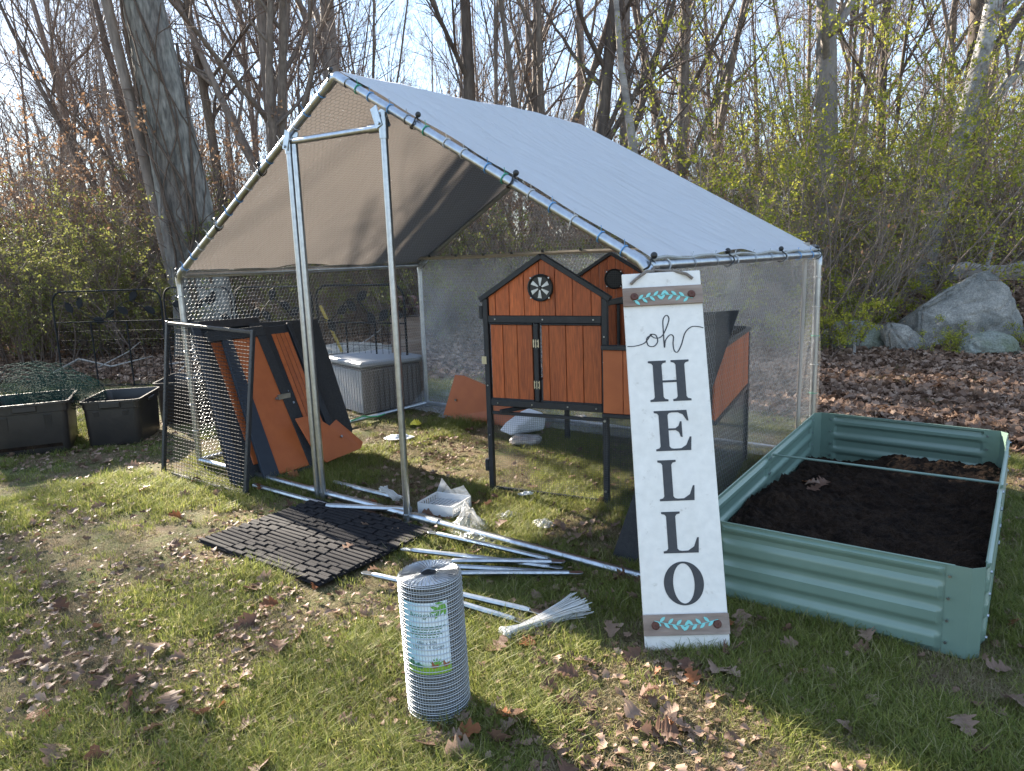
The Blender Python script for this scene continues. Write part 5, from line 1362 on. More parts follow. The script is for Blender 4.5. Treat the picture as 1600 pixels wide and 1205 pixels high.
# ------------------------------------------------------------------ rocks
def rock(loc, sx, sy, sz, seed, label, m='rock', name='boulder', rz=0.0, cuts=()):
    bm = bmesh.new(); bmesh.ops.create_icosphere(bm, subdivisions=5 if sx > 0.25 else 4, radius=1)
    for v in bm.verts:
        p = v.co.normalized()
        d = 1.0
        for nx_, dd in cuts:
            nn_ = Vector(nx_).normalized(); k = p.dot(nn_)
            if k > 0.01: d = min(d, dd / k)
        n1 = mnoise.fractal(p * 1.4 + Vector((seed, 0, 0)), 1.0, 2.0, 5) * 0.16
        n2 = mnoise.ridged_multi_fractal(p * 3 + Vector((0, seed, 0)), 1.0, 2.1, 5, 1.0, 2.0) * 0.02 + mnoise.fractal(p * 6 + Vector((seed, 3, 0)), 0.8, 2.0, 4) * 0.03
        v.co = Vector((p.x * sx, p.y * sy, p.z * sz)) * (d + n1 * 0.55 + n2 * 1.6 - 0.05 * max(0, 0.12 - abs(mnoise.noise(p * 2.3 + Vector((0, 0, seed))))) / 0.12)
    me = bpy.data.meshes.new(name); bm.to_mesh(me); bm.free()
    o = link(name, me, M[m], None, loc, (0, 0, rz), smooth=True)
    return props(o, label, 'rock')
def gpos(x, y): return (x, y, hz(x, y))
def hull_rock(pts, seed, label, m):
    o0 = Vector(pts[0]); o0.z = hz(o0.x, o0.y)
    bm = bmesh.new()
    for p in pts: bm.verts.new(Vector(p) - o0)
    r_ = bmesh.ops.convex_hull(bm, input=bm.verts)
    junk = [g for g in r_['geom_interior'] + r_['geom_unused'] if isinstance(g, bmesh.types.BMVert)]
    if junk: bmesh.ops.delete(bm, geom=list(set(junk)), context='VERTS')
    bmesh.ops.bevel(bm, geom=bm.edges[:], offset=0.035, segments=2, affect='EDGES')
    bmesh.ops.triangulate(bm, faces=bm.faces)
    for _ in range(5):
        long_ = [e for e in bm.edges if e.calc_length() > 0.045]
        if not long_: break
        bmesh.ops.subdivide_edges(bm, edges=long_, cuts=1)
        bmesh.ops.triangulate(bm, faces=bm.faces)
    bm.normal_update()
    nv = [(v, v.normal.copy()) for v in bm.verts]
    for v, nn2 in nv:
        p = v.co
        q = Vector((p.x * 1.5 + p.z * 1.1, p.y * 1.5, p.z * 5.0 - p.x * 2.4)) + Vector((seed, 0, 0))
        crack = max(0, 0.07 - abs(mnoise.noise(q * 0.8))) / 0.07
        v.co += nn2 * (mnoise.fractal(q, 0.9, 2.0, 5) * 0.022 + mnoise.fractal(p * 12, 0.8, 2.0, 3) * 0.012 - 0.022 * crack)
    me = bpy.data.meshes.new('boulder'); bm.to_mesh(me); bm.free()
    o = link('boulder', me, M[m], None, o0, smooth=True); smooth_angle(o, 50)
    return props(o, label, 'rock')
hull_rock([(5.9, 9.6, 0.0), (5.26, 9.35, -0.1), (5.30, 9.5, 0.56), (5.55, 9.25, 0.42), (6.0, 9.15, -0.05), (6.45, 9.15, -0.05), (6.78, 9.55, 0.02), (6.12, 9.62, 0.99), (6.36, 9.70, 1.02), (6.50, 9.55, 0.76), (5.72, 9.55, 0.77), (6.28, 9.25, 0.55), (6.62, 9.5, 0.45), (5.35, 10.3, 0.2), (6.2, 10.6, 0.7), (6.8, 10.3, 0.1), (5.6, 10.5, -0.1)], 3, 'huge angular grey granite boulder at the right edge of the woods', 'rock')
hull_rock([(5.0, 9.3, 0.0), (4.78, 9.25, 0.0), (4.80, 9.3, 0.40), (4.86, 9.4, 0.42), (5.05, 9.25, 0.36), (5.38, 9.2, 0.08), (5.45, 9.25, -0.05), (5.0, 9.05, 0.0), (5.3, 9.7, 0.15), (4.85, 9.8, 0.3)], 7, 'wedge-shaped grey rock touching the left of the huge boulder', 'rock')
rock((4.62, 9.85, hz(4.62, 9.8) + 0.03), 0.46, 0.42, 0.30, 8, 'low mossy rock left of the wedge-shaped rock', 'mossrock')
rock((5.75, 8.75, hz(5.75, 8.8) + 0.02), 0.34, 0.28, 0.24, 11, 'small half buried stone in front of the huge boulder', 'mossrock')
rock((7.0, 9.2, hz(7.0, 9.2) + 0.02), 0.5, 0.4, 0.30, 14, 'flat rock right of the huge boulder at the frame edge', 'rock')
rock((-4.0, 11.3, hz(-4.0, 11.3) + 0.02), 1.1, 0.6, 0.42, 17, 'long low grey ledge rock behind the black fence', 'rock')
rock((-2.3, 10.4, hz(-2.3, 10.4) - 0.05), 0.9, 0.5, 0.25, 19, 'low grey rock behind the fence seen through the run netting', 'rock')
# bleached log
lg = empty('fallen_log', (6.65, 11.2, hz(7.4, 11.2) + 0.24), R(3), 'bleached fallen log lying behind the huge boulder', 'log')
k_ = MB().tube([(x * 0.3, 0.05 * math.sin(x), 0.03 * math.sin(x * 1.7)) for x in range(14)], [0.12 + 0.015 * math.sin(x * 2.1) for x in range(14)], 14).build('trunk', M['log'], lg); smooth_angle(k_, 60)
for x, a in ((0.6, 1), (1.6, -1), (2.9, 1)): MB().tube([(x, 0, 0.08), (x + 0.15, 0.1 * a, 0.4), (x + 0.3, 0.2 * a, 0.6)], [0.035, 0.02, 0.012], 7).build('branch_stub', M['log'], lg)
b_ = empty('cut_branch', gpos(6.0, 7.6), 0.5, 'thin bleached branch lying on the leaf litter at the right', 'branch')
MB().tube([(0, 0, 0.06), (0.4, 0.05, 0.16), (0.9, 0.0, 0.24), (1.4, 0.1, 0.30)], [0.012, 0.016, 0.018, 0.02], 6).build('stick', M['log'], b_)
for i, (x, y, a, L_) in enumerate([(-5.0, 10.2, 0.3, 2.2), (-3.2, 9.9, 0.1, 1.8), (4.2, 8.9, 1.0, 1.2), (-6.3, 9.9, -0.2, 1.6), (3.9, 10.2, 0.3, 1.5), (-4.4, 9.6, 0.5, 1.3)]):
    b_ = empty('fallen_branch', gpos(x, y), a, None, None)
    props(b_, ['long bare branch on the leaves behind the left fence panel', 'thin branch on leaves behind the second fence panel', 'short stick by the right side of the run', 'bare branch on the leaf litter at the far left', 'thin branch among shrubs left of the mossy rock', 'pale branch propped up behind the left fence panel'][i], 'branch', 'fallen branches')
    MB().tube([(0, 0, 0.03), (L_ * .3, 0.05, 0.10 + 0.05 * i % 3), (L_ * .65, -0.04, 0.16), (L_, 0.06, 0.28)], [0.018, 0.016, 0.012, 0.006], 5).build('stick', M['log'], b_)
    MB().tube([(L_ * .5, 0, 0.14), (L_ * .7, 0.2, 0.32), (L_ * .8, 0.26, 0.45)], [0.009, 0.006, 0.003], 4).build('side_twig', M['log'], b_)

# ------------------------------------------------------------------ trees
def grow(rs, S, D, L, Rad, k, curl, up=0.0, taper=0.35):
    """grow n branches in parallel: returns P (n,k+1,3), R (n,k+1)"""
    n = len(S); P = np.zeros((n, k + 1, 3)); P[:, 0] = S; D = D / np.linalg.norm(D, axis=1, keepdims=True)
    bend = rs.normal(0, curl, (n, 3))
    for i in range(k):
        D = D + bend * 0.5 / k * 2 + rs.normal(0, curl, (n, 3)) * 0.55
        D[:, 2] += up
        D /= np.linalg.norm(D, axis=1, keepdims=True)
        P[:, i + 1] = P[:, i] + D * (L / k)[:, None]
    t = np.linspace(0, 1, k + 1)[None]
    Rr = Rad[:, None] * (1 - (1 - taper) * t ** 0.9)
    return P, Rr
def spawn(rs, P, Rr, L, m, t0, t1, ang, lr, rr, upb=0.25):
    n, k1, _ = P.shape
    t = rs.uniform(t0, t1, (n, m)) * (k1 - 1); i = np.minimum(t.astype(int), k1 - 2); f = (t - i)[..., None]
    idx = np.arange(n)[:, None]
    S = P[idx, i] * (1 - f) + P[idx, i + 1] * f
    T = P[idx, i + 1] - P[idx, i]; T = T / np.linalg.norm(T, axis=-1, keepdims=True)
    rad = (Rr[idx, i] * (1 - f[..., 0]) + Rr[idx, i + 1] * f[..., 0])
    q = rs.normal(0, 1, T.shape); q[..., 2] += upb; q -= T * (q * T).sum(-1, keepdims=True); q /= np.linalg.norm(q, axis=-1, keepdims=True)
    a = ang * rs.uniform(0.6, 1.3, (n, m, 1))
    D = T * np.cos(a) + q * np.sin(a)
    Ln = L[:, None] * lr * rs.uniform(0.55, 1.2, (n, m)) * (1.15 - 0.55 * t / (k1 - 1))
    return S.reshape(-1, 3), D.reshape(-1, 3), Ln.ravel(), (rad * rr).ravel()
def join(parts):
    V, Fq, o = [], [], 0
    for v, f in parts: V.append(v); Fq.append(f + o); o += len(v)
    return np.concatenate(V), np.concatenate(Fq)
def leaf_quads(rs, P, n, size, spread=0.02, droop=0.3, clump=0.5):
    """n small folded leaves along polylines P; returns V, F, rv"""
    k1 = P.shape[1]; b = rs.choice(rs.permutation(len(P))[:max(4, int(len(P) * clump))], n); t = rs.uniform(0.1, 1, n) * (k1 - 1); i = np.minimum(t.astype(int), k1 - 2); f = (t - i)[:, None]
    C = P[b, i] * (1 - f) + P[b, i + 1] * f + rs.normal(0, spread, (n, 3))
    A = rs.normal(0, 1, (n, 3)); A[:, 2] -= droop; A /= np.linalg.norm(A, axis=1, keepdims=True)
    B = rs.normal(0, 1, (n, 3)); B = np.cross(A, B); B /= np.linalg.norm(B, axis=1, keepdims=True)
    s = (size * rs.uniform(0.6, 1.4, n))[:, None]
    V = np.stack([C, C + A * s * .5 + B * s * .28, C + A * s, C + A * s * .5 - B * s * .28], 1).reshape(-1, 3)
    Fq = np.arange(4 * n).reshape(n, 4)
    return V, Fq, np.repeat(rs.random(n), 4)
def tree_meshes(seed, H_, r0, limbs=9, t0=0.25, lean=(0, 0), ang=0.7, tw=5, forks=0, curl=0.10, path=None, limb_len=0.42, sub=6, levels=4, tsides=10):
    rs = np.random.default_rng(seed)
    k = 14
    if path is not None:
        P0 = np.array([path], float); k = P0.shape[1] - 1
        seg = np.linspace(0, 1, k + 1); R0 = (r0 * (1 - 0.55 * seg))[None]
    else:
        P0, R0 = grow(rs, np.zeros((1, 3)), np.array([[lean[0], lean[1], 1.0]]), np.array([H_]), np.array([r0]), k, curl * 0.35, 0.02, 0.18)
    R0[:, 0] *= 1.35
    trunkparts = [tubes_np(P0, R0, tsides)]
    Ps, Rs, Ls = P0, R0, np.array([H_])
    if forks:
        S, D, L, Rr = spawn(rs, P0, R0, Ls * 1.0, forks, 0.08, 0.35, 0.38, 0.85, 0.68)
        Pf, Rf = grow(rs, S, D, L, Rr, 14, curl * 0.5, 0.06, 0.2)
        trunkparts.append(tubes_np(Pf, Rf, tsides)); Ps = np.concatenate([P0, Pf]) if Pf.shape[1] == P0.shape[1] else P0; Rs = np.concatenate([R0, Rf]) if Pf.shape[1] == P0.shape[1] else R0
        Ls = np.concatenate([Ls, L]) if Pf.shape[1] == P0.shape[1] else Ls
    S, D, L, Rr = spawn(rs, Ps, Rs, Ls, limbs, t0, 0.98, ang, limb_len, 0.50)
    P1, R1 = grow(rs, S, D, L, Rr, 9, curl, 0.05, 0.25)
    trunkparts.append(tubes_np(P1, R1, 5))
    S, D, L2, Rr = spawn(rs, P1, R1, L, sub, 0.15, 0.98, 0.75, 0.50, 0.58)
    P2, R2 = grow(rs, S, D, L2, np.maximum(Rr, 0.005), 6, curl * 1.1, 0.03, 0.35)
    crown = [tubes_np(P2, R2, 4)]
    S, D, L3, Rr = spawn(rs, P2, R2, L2, tw, 0.1, 1.0, 0.7, 0.50, 0.6)
    P3, R3 = grow(rs, S, D, L3, np.maximum(Rr, 0.0035), 4, curl, 0.03, 0.5)
    crown.append(tubes_np(P3, R3, 3)); last = P3
    if levels > 4 or levels == 4:
        S, D, L4, Rr = spawn(rs, P3, R3, L3, 4, 0.1, 1.0, 0.7, 0.55, 0.6)
        P4, R4 = grow(rs, S, D, L4, np.maximum(Rr, 0.0022), 2, curl, 0.02, 0.6)
        crown.append(tubes_np(P4, R4, 3)); last = P4
    return join(trunkparts), join(crown), last
def make_tree(name, seed, m, mt, label=None, group=None, leaves=None, cat='tree', **kw):
    (tv, tf), (cv, cf), last = tree_meshes(seed, **kw)
    root = empty(name, (0, 0, 0), 0, label, cat, group)
    link('trunk', np_mesh('trunk', tv, tf), M[m], root, smooth=True)
    link('crown', np_mesh('crown', cv, cf), M[mt], root)
    if leaves:
        n, size, lm = leaves
        V, Fq, rv = leaf_quads(np.random.default_rng(seed + 99), last, n, size)
        link('leaves', np_mesh('leaves', V, Fq, rv), M[lm], root)
    return root
def put(t, x, y, rz=0.0, s=1.0):
    t.location = (x, y, hz(x, y) - 0.05); t.rotation_euler = (0, 0, rz); t.scale = (s, s, s); return t
def px(x, y):  # ground spot seen at photograph column x at distance y
    return (x - 800) / 1148.0 * y * 1.0

# the great leaning trunk on the left
def big_trunk():
    rs = np.random.default_rng(5)
    root = empty('leaning_tree', (-4.75, 11.3, hz(-4.75, 11.3)), 0, 'great grey tree with a thick leaning trunk and vines behind the left fence', 'tree')
    Hh = 13.0
    ax = lambda z: np.stack([0.14 - 0.02 * z - 0.40 * np.clip(z / 5.5, 0, 3) ** 1.25, 0.0 * z, z], -1)
    nr, ns = 260, 96
    z = np.linspace(-0.3, Hh, nr); th = np.linspace(0, 2 * np.pi, ns, endpoint=False)
    Zg, Tg = np.meshgrid(z, th, indexing='ij')
    rad = 0.37 * (1 - 0.045 * Zg) * (1 + 0.30 * np.exp(-np.maximum(Zg, 0) * 1.4) * (1 + 0.4 * np.sin(Tg * 5 + 1)))
    ridge = np.abs(fbm(Tg * 6.0 + 0.35 * np.sin(Zg * 2.1), Zg * 0.9, 0.55, 3, 4) - 0.5)
    ridge2 = np.abs(vnoise(Tg * 14, Zg * 2.2, 0.6, 12) - 0.5)
    rad = rad + 0.07 * (0.25 - ridge) + 0.04 * (0.25 - ridge2) + 0.03 * np.sin(Tg * 2 + Zg * 0.7)
    # seam wrap: blend noise across th=0
    w = np.clip((Tg - (2 * np.pi - 0.4)) / 0.4, 0, 1); rad = rad * (1 - w) + rad[:, :1] * w
    A = ax(z)[:, None, :]
    V = np.stack([A[..., 0] + rad * np.cos(Tg), A[..., 1] + rad * np.sin(Tg), A[..., 2] + 0 * rad], -1).reshape(-1, 3)
    i = np.arange(nr - 1)[:, None] * ns; j = np.arange(ns)[None]; jn = (j + 1) % ns
    Fq = np.stack([i + j, i + jn, i + ns + jn, i + ns + j], -1).reshape(-1, 4)
    link('trunk', np_mesh('trunk', V, Fq), M['bark_big'], root, smooth=True)
    # second slim stem hugging the left side
    zz = np.linspace(0, 11, 22); P = ax(zz) + np.stack([-0.34 - 0.10 * np.sin(zz * 0.5) - 0.03 * np.clip(zz - 3.2, 0, 9) ** 1.3, 0.05 - 0.03 * zz, 0 * zz], -1)
    v, f = tubes_np(P[None], (0.095 * (1 - 0.05 * zz))[None], 12); link('side_stem', np_mesh('side_stem', v, f), M['bark'], root, smooth=True)
    # vines
    n = 9; P = []
    for k in range(n):
        t = np.linspace(0, 1, 40); z0 = rs.uniform(0.0, 2.0); z = z0 + t * rs.uniform(2.5, 6.0)
        a = rs.uniform(-2.6, -0.1) + 0.5 * np.sin(t * rs.uniform(3, 9) + k) + rs.uniform(-.4, .4) * t
        rr = 0.39 * (1 - 0.045 * z) + 0.02 + 0.02 * np.abs(np.sin(t * 25 + k))
        c = ax(z); P.append(np.stack([c[:, 0] + rr * np.cos(a), c[:, 1] + rr * np.sin(a), z], -1))
    P = np.array(P); v, f = tubes_np(P, np.tile(rs.uniform(0.008, 0.022, n)[:, None], (1, 40)), 5)
    props(link('vines', np_mesh('vines', v, f), M['vine'], root, smooth=True), kind='stuff')
    # limbs
    zz = np.linspace(3, 13, 15); Pm = ax(zz)[None]
    S, D, L, Rr = spawn(rs, Pm, np.full((1, 15), 0.16), np.array([9.0]), 12, 0.2, 1.0, 0.9, 0.55, 0.55)
    P1, R1 = grow(rs, S, D, L, Rr, 9, 0.14, 0.03, 0.25)
    S, D, L2, Rr = spawn(rs, P1, R1, L, 7, 0.15, 1, 0.75, 0.5, 0.55); P2, R2 = grow(rs, S, D, L2, Rr, 6, 0.14, 0.0, 0.35)
    S, D, L3, Rr = spawn(rs, P2, R2, L2, 6, 0.1, 1, 0.7, 0.5, 0.6); P3, R3 = grow(rs, S, D, L3, np.maximum(Rr, .003), 4, 0.12, 0.0, 0.5)
    v, f = join([tubes_np(P1, R1, 6), tubes_np(P2, R2, 4), tubes_np(P3, R3, 3)]); link('crown', np_mesh('crown', v, f), M['bark'], root)
    # thin whips growing from the trunk
    n = 30; z = rs.uniform(1.5, 5, n); a = rs.uniform(-2.9, -0.2, n); c = ax(z)
    S = c + np.stack([0.4 * np.cos(a), 0.4 * np.sin(a), 0 * a], -1); D = np.stack([np.cos(a), np.sin(a), rs.uniform(-.2, .8, n)], -1)
    Pw, Rw = grow(rs, S, D, rs.uniform(0.6, 2.2, n), np.full(n, 0.008), 8, 0.2, 0.0, 0.3)
    v, f = tubes_np(Pw, Rw, 3); props(link('shoots', np_mesh('shoots', v, f), M['twig'], root), kind='stuff')
big_trunk()

# hero trees, placed where they stand in the photograph
def hero(seed, col, y, label, m='bark', mt='twig', name='bare_tree', **kw):
    t = make_tree(name, seed, m, mt, label, 'bare deciduous trees', **kw); col = col + (1024 - col) * 0.0477; put(t, px(col, y), y, 0.0); return t
hero(21, 522, 17.0, 'tall smooth pale trunk rising just behind the peak of the run', 'bark_pale', 'twig_pale', H_=15, r0=0.26, limbs=12, t0=0.33, curl=0.05)
hero(22, 738, 15.5, 'straight dark trunk standing clear behind the white roof', 'bark_dark', 'twig', H_=14, r0=0.17, limbs=12, t0=0.15, curl=0.05, ang=0.9)
hero(23, 432, 15.0, 'dark tree forking into several thick stems right of the great leaning tree', 'bark', 'twig', H_=12, r0=0.19, limbs=8, t0=0.2, forks=3, curl=0.12)
hero(24, 840, 16.5, 'bare tree with many stems rising over the middle of the white roof', 'bark', 'twig', H_=12, r0=0.17, limbs=8, t0=0.25, forks=4, curl=0.12)
hero(25, 938, 15.0, 'dark crooked tree with twisted limbs right of the many-stemmed tree', 'bark_dark', 'twig', H_=11, r0=0.18, limbs=9, t0=0.2, forks=2, curl=0.20)
hero(26, 1062, 16.0, 'slender brown trunk above the back corner of the run', 'bark', 'twig', H_=12, r0=0.16, limbs=9, t0=0.2, forks=2, curl=0.10)
hero(27, 1302, 13.5, 'pale straight trunk standing amid the yellow-green shrubs', 'bark_pale', 'twig_pale', H_=14, r0=0.25, limbs=12, t0=0.3, curl=0.04)
hero(28, 1455, 13.2, 'white-barked leaning trunk behind the huge boulder', 'bark_white', 'twig', H_=13, r0=0.20, limbs=10, t0=0.35, curl=0.03, path=[(0, 0, 0), (0.10, 0, 0.7), (0.28, 0, 1.5), (0.5, 0, 2.4), (0.72, 0, 3.4), (0.95, 0, 4.6), (1.1, 0, 6), (1.2, 0, 8), (1.25, 0, 10), (1.3, 0, 12.5)])
hero(29, 1530, 16.0, 'thick dark trunk rising behind the leaning white-barked tree', 'bark_dark', 'twig', H_=14, r0=0.30, limbs=10, t0=0.3, curl=0.06)
hero(30, 160, 17.5, 'crooked slim tree leaning right at the far left', 'bark', 'twig', H_=11, r0=0.12, limbs=9, t0=0.2, lean=(-0.25, 0), curl=0.16)
hero(31, 205, 16.0, 'dark winding double trunk left of the great leaning tree', 'bark_dark', 'twig', H_=11, r0=0.13, limbs=9, t0=0.2, forks=1, curl=0.22)
hero(32, 365, 15.5, 'crooked dark tree with sweeping bends right of the great leaning tree', 'bark_dark', 'twig', H_=11, r0=0.13, limbs=10, t0=0.15, lean=(-0.2, 0), curl=0.24)
hero(33, 1100, 19.0, 'thin leaning tree behind the right roof slope', 'bark', 'twig', H_=12, r0=0.13, limbs=9, t0=0.2, curl=0.12, lean=(0.1, 0))
hero(34, 1385, 17.5, 'dark bent tree between the pale trunk and the white-barked tree', 'bark_dark', 'twig', H_=12, r0=0.15, limbs=9, t0=0.2, curl=0.16)
# leaning snag
sg = empty('leaning_snag', (px(1012, 13.0), 13.0, hz(2.4, 13)), 0, 'dead grey snag leaning left above the roof corner', 'snag')
k_ = MB().tube([(0, 0, 0), (-0.10, 0, 2.2), (-0.25, 0, 3.4), (-0.40, 0, 4.4), (-0.55, 0, 6.5)], [0.10, 0.085, 0.07, 0.055, 0.03], 10).build('trunk', M['log'], sg); smooth_angle(k_, 60)
MB().tube([(-0.2, 0, 3.0), (0.2, 0.1, 3.4), (0.35, 0.1, 3.8)], [0.03, 0.02, 0.01], 6).build('branch_stub', M['log'], sg)

# three more at the wood edge left of the frame; the low sun throws their shadows over the lawn
for i, (lx, ly, d_) in enumerate([(-2.4, 2.7, 22.0), (-1.0, 1.6, 25.0), (-3.4, 4.6, 26.0)]):
    t = make_tree('bare_tree', 90 + i, 'bark', 'twig', ['slim bare tree at the wood edge left of the far-left crooked tree', 'forked bare tree at the wood edge beyond the far-left green shrubs', 'tall bare tree deeper in the wood at far left'][i], 'bare deciduous trees', H_=12, r0=[0.15, 0.13, 0.16][i], limbs=8, t0=0.35, forks=[0, 1, 1][i], curl=0.12, tw=4)
    put(t, lx - 0.68 * d_, ly + 0.733 * d_)
# the wood behind: eight kinds copied round
protos = []
for i, kw in enumerate([dict(H_=15, r0=0.115, limbs=16, t0=0.15, curl=0.06, sub=6, tw=5), dict(H_=13, r0=0.085, limbs=14, t0=0.12, curl=0.12, forks=1, sub=5, tw=4), dict(H_=12, r0=0.075, limbs=8, t0=0.2, curl=0.14, forks=3, sub=4, tw=4), dict(H_=16, r0=0.15, limbs=15, t0=0.18, curl=0.05, sub=6, tw=5), dict(H_=9, r0=0.04, limbs=12, t0=0.12, curl=0.12, sub=5, tw=4), dict(H_=10, r0=0.055, limbs=10, t0=0.15, curl=0.18, lean=(0.2, 0.1), sub=5, tw=4)]):
    protos.append((make_tree('bare_tree', 50 + i, ['bark', 'bark_dark', 'bark', 'bark_pale', 'twig', 'bark'][i], 'twig' if i != 3 else 'twig_pale', **kw), kw))
wood_labels = ['far bare tree of the wood behind, one slim straight trunk', 'far bare tree of the wood behind, with forked trunk', 'far bare tree of the wood behind, with many stems', 'far bare tree of the wood behind, with pale thick trunk', 'thin young bare sapling in the wood behind', 'slim crooked bare tree in the wood behind']
rt_ = random.Random(11); used = [False] * 6; spots = []
n_far = 0
for it in range(1200):
    y = 15.5 + (rt_.random() ** 1.2) * 42; x = rt_.uniform(-0.78, 0.78) * y
    if any((x - a) ** 2 + (y - b) ** 2 < (0.9 + y * 0.012) ** 2 for a, b in spots): continue
    # leave the low sun a lane between the trunks
    lane = (x + 0.3) * 0.733 + (y - 3.5) * 0.68
    spots.append((x, y)); n_far += 1
    if n_far > 210: break
    k = rt_.choices(range(6), [3, 3, 3, 1.2, 6, 4])[0]
    if abs(lane + 0.6) < 6 and y < 24: k = rt_.choice([4, 5, 4, 5, 1])
    root = protos[k][0]
    rz, s = rt_.uniform(0, 6.28), rt_.uniform(0.75, 1.15)
    if abs(lane + 0.6) < 6: s = min(s, 0.43 * (y - 3) / 0.733 / (protos[k][1]['H_'] * 1.08))   # their tops stay under the low sun
    if used[k]: t = dup(root)
    else: t = root; used[k] = True
    props(t, wood_labels[k], 'tree', 'bare trees of the wood behind: kind %s' % 'straight forked many-stemmed pale young crooked'.split()[k])
    put(t, x, y, rz, s)

# ------------------------------------------------------------------ shrubs
def shrub_meshes(seed, n_st, Hh, spread, sub, tw, curl=0.22, r=0.012, up=0.02, out=0.6):
    rs = np.random.default_rng(seed)
    a = rs.uniform(0, 2 * np.pi, n_st); q = rs.uniform(0, 1, n_st) ** 0.5
    S = np.stack([np.cos(a) * spread * 0.45 * q, np.sin(a) * spread * 0.45 * q, 0 * a - 0.05], -1)
    D = np.stack([np.cos(a) * out * q, np.sin(a) * out * q, 1 + 0 * a], -1)
    P1, R1 = grow(rs, S, D, Hh * rs.uniform(0.7, 1.2, n_st), r * rs.uniform(.6, 1.3, n_st), 10, curl * 0.6, -0.01, 0.3)
    L = np.linalg.norm(P1[:, -1] - P1[:, 0], axis=1)
    S, D, L2, Rr = spawn(rs, P1, R1, L, sub, 0.12, 1, 0.8, 0.42, 0.5); P2, R2 = grow(rs, S, D, L2, np.maximum(Rr, .0025), 6, curl, up, 0.4)
    S, D, L3, Rr = spawn(rs, P2, R2, L2, tw, 0.1, 1, 0.8, 0.5, 0.6); P3, R3 = grow(rs, S, D, L3, np.maximum(Rr, .0015), 3, curl, up, 0.5)
    return (P1, R1), (P2, R2), P3, R3
def make_shrub(name, seed, m, lm, nleaf, lsize, label=None, group=None, **kw):
    (P1, R1), (P2, R2), P3, R3 = shrub_meshes(seed, **kw)
    root = empty(name, (0, 0, 0), 0, label, 'shrub', group)
    v, f = tubes_np(P1, R1, 5); link('stem', np_mesh('stem', v, f), M[m], root)
    v, f = join([tubes_np(P2, R2, 3), tubes_np(P3, R3, 3)]); link('twigs', np_mesh('twigs', v, f), M[m], root)
    if nleaf:
        V, Fq, rv = leaf_quads(np.random.default_rng(seed + 7), P3, nleaf, lsize, 0.022, clump=0.38)
        link('leaves', np_mesh('leaves', V, Fq, rv), M[lm], root)
    return root
GB = make_shrub('green_shrub', 71, 'twig', 'leaf_bush', 12000, 0.034, n_st=30, Hh=2.3, spread=1.9, sub=9, tw=8)
GC = make_shrub('green_shrub', 72, 'twig', 'leaf_bush', 9000, 0.032, n_st=26, Hh=1.7, spread=1.6, sub=9, tw=8)
YB = make_shrub('budding_shrub', 73, 'twig_pale', 'leaf_green', 11000, 0.046, n_st=14, Hh=4.3, spread=2.4, sub=13, tw=9, r=0.022, out=0.95, curl=0.24, up=-0.03)
YC = make_shrub('budding_shrub', 74, 'twig_pale', 'leaf_green', 8500, 0.042, n_st=13, Hh=2.8, spread=2.2, sub=12, tw=9, r=0.018, out=1.0, up=-0.03)
DB = make_shrub('dead_leaf_shrub', 75, 'twig', 'leaf_dead', 4500, 0.06, n_st=26, Hh=3.4, spread=2.0, sub=9, tw=6, r=0.015, out=0.35)
TB = make_shrub('bare_thicket', 76, 'twig_pale', 'leaf_dead', 900, 0.05, n_st=44, Hh=2.4, spread=2.8, sub=10, tw=8, out=0.5)
LG = make_shrub('low_green_shrub', 77, 'twig', 'leaf_green', 2600, 0.035, n_st=16, Hh=0.75, spread=1.1, sub=7, tw=5, r=0.007)
first = {}
def shr(root, x, y, rz, s, label, group):
    if root.name in first: t = dup(root)
    else: t = root; first[root.name] = 1
    props(t, label, 'shrub', group); return put(t, x, y, rz, s)
G1 = 'green leafing shrubs at the left wood edge'
for a in [(-8.0, 12.0, 0.2, 1.05, 'large green shrub at the far left edge'), (-6.4, 12.3, 1.4, 1.05, 'large green shrub left of the great leaning trunk'), (-9.2, 13.8, 2.2, 1.3, 'taller green shrub at the back of the far left'), (-7.2, 14.0, 3.0, 1.15, 'green shrub behind the two front shrubs at left')]: shr(GB, a[0], a[1], a[2], a[3], a[4], G1)
for a in [(-7.3, 11.2, 0.5, 1.0, 'lower green shrub in front at the far left'), (-5.6, 11.6, 2.5, 1.0, 'lower green shrub touching the great leaning trunk'), (-3.3, 12.6, 4.0, 1.1, 'green shrub right of the great leaning trunk behind the run'), (-8.9, 11.4, 1.2, 1.0, 'lower green shrub at the left frame edge'), (-1.7, 12.6, 5.0, 1.2, 'green shrub behind the run seen under the roof'), (0.3, 12.0, 0.9, 1.2, 'green shrub behind the back plastic sheet'), (2.2, 11.8, 2.9, 1.1, 'green shrub behind the peak of the coop')]: shr(GC, *a, G1)
G2 = 'tall yellow-green budding shrubs at the right'
for a in [(4.7, 12.4, 0.0, 1.0, 'tall budding shrub just right of the roof corner'), (7.0, 14.6, 1.9, 1.1, 'tall budding shrub behind the pale trunk'), (8.6, 14.0, 3.3, 1.0, 'tall budding shrub behind the log'), (9.8, 13.5, 4.4, 1.2, 'tall budding shrub at the right frame edge'), (5.6, 15.0, 5.2, 1.25, 'tallest budding shrub farther back at the right')]: shr(YB, *a, G2)
for a in [(3.4, 11.4, 0.7, 1.0, 'yellow-green shrub beyond the back right run corner'), (5.4, 11.2, 2.0, 1.05, 'yellow-green shrub above the mossy rock'), (7.3, 13.8, 3.6, 1.2, 'yellow-green shrub behind the white-barked tree'), (8.8, 14.6, 5.6, 1.3, 'yellow-green shrub far back at right')]: shr(YC, *a, G2)
G3 = 'saplings holding tan dead leaves'
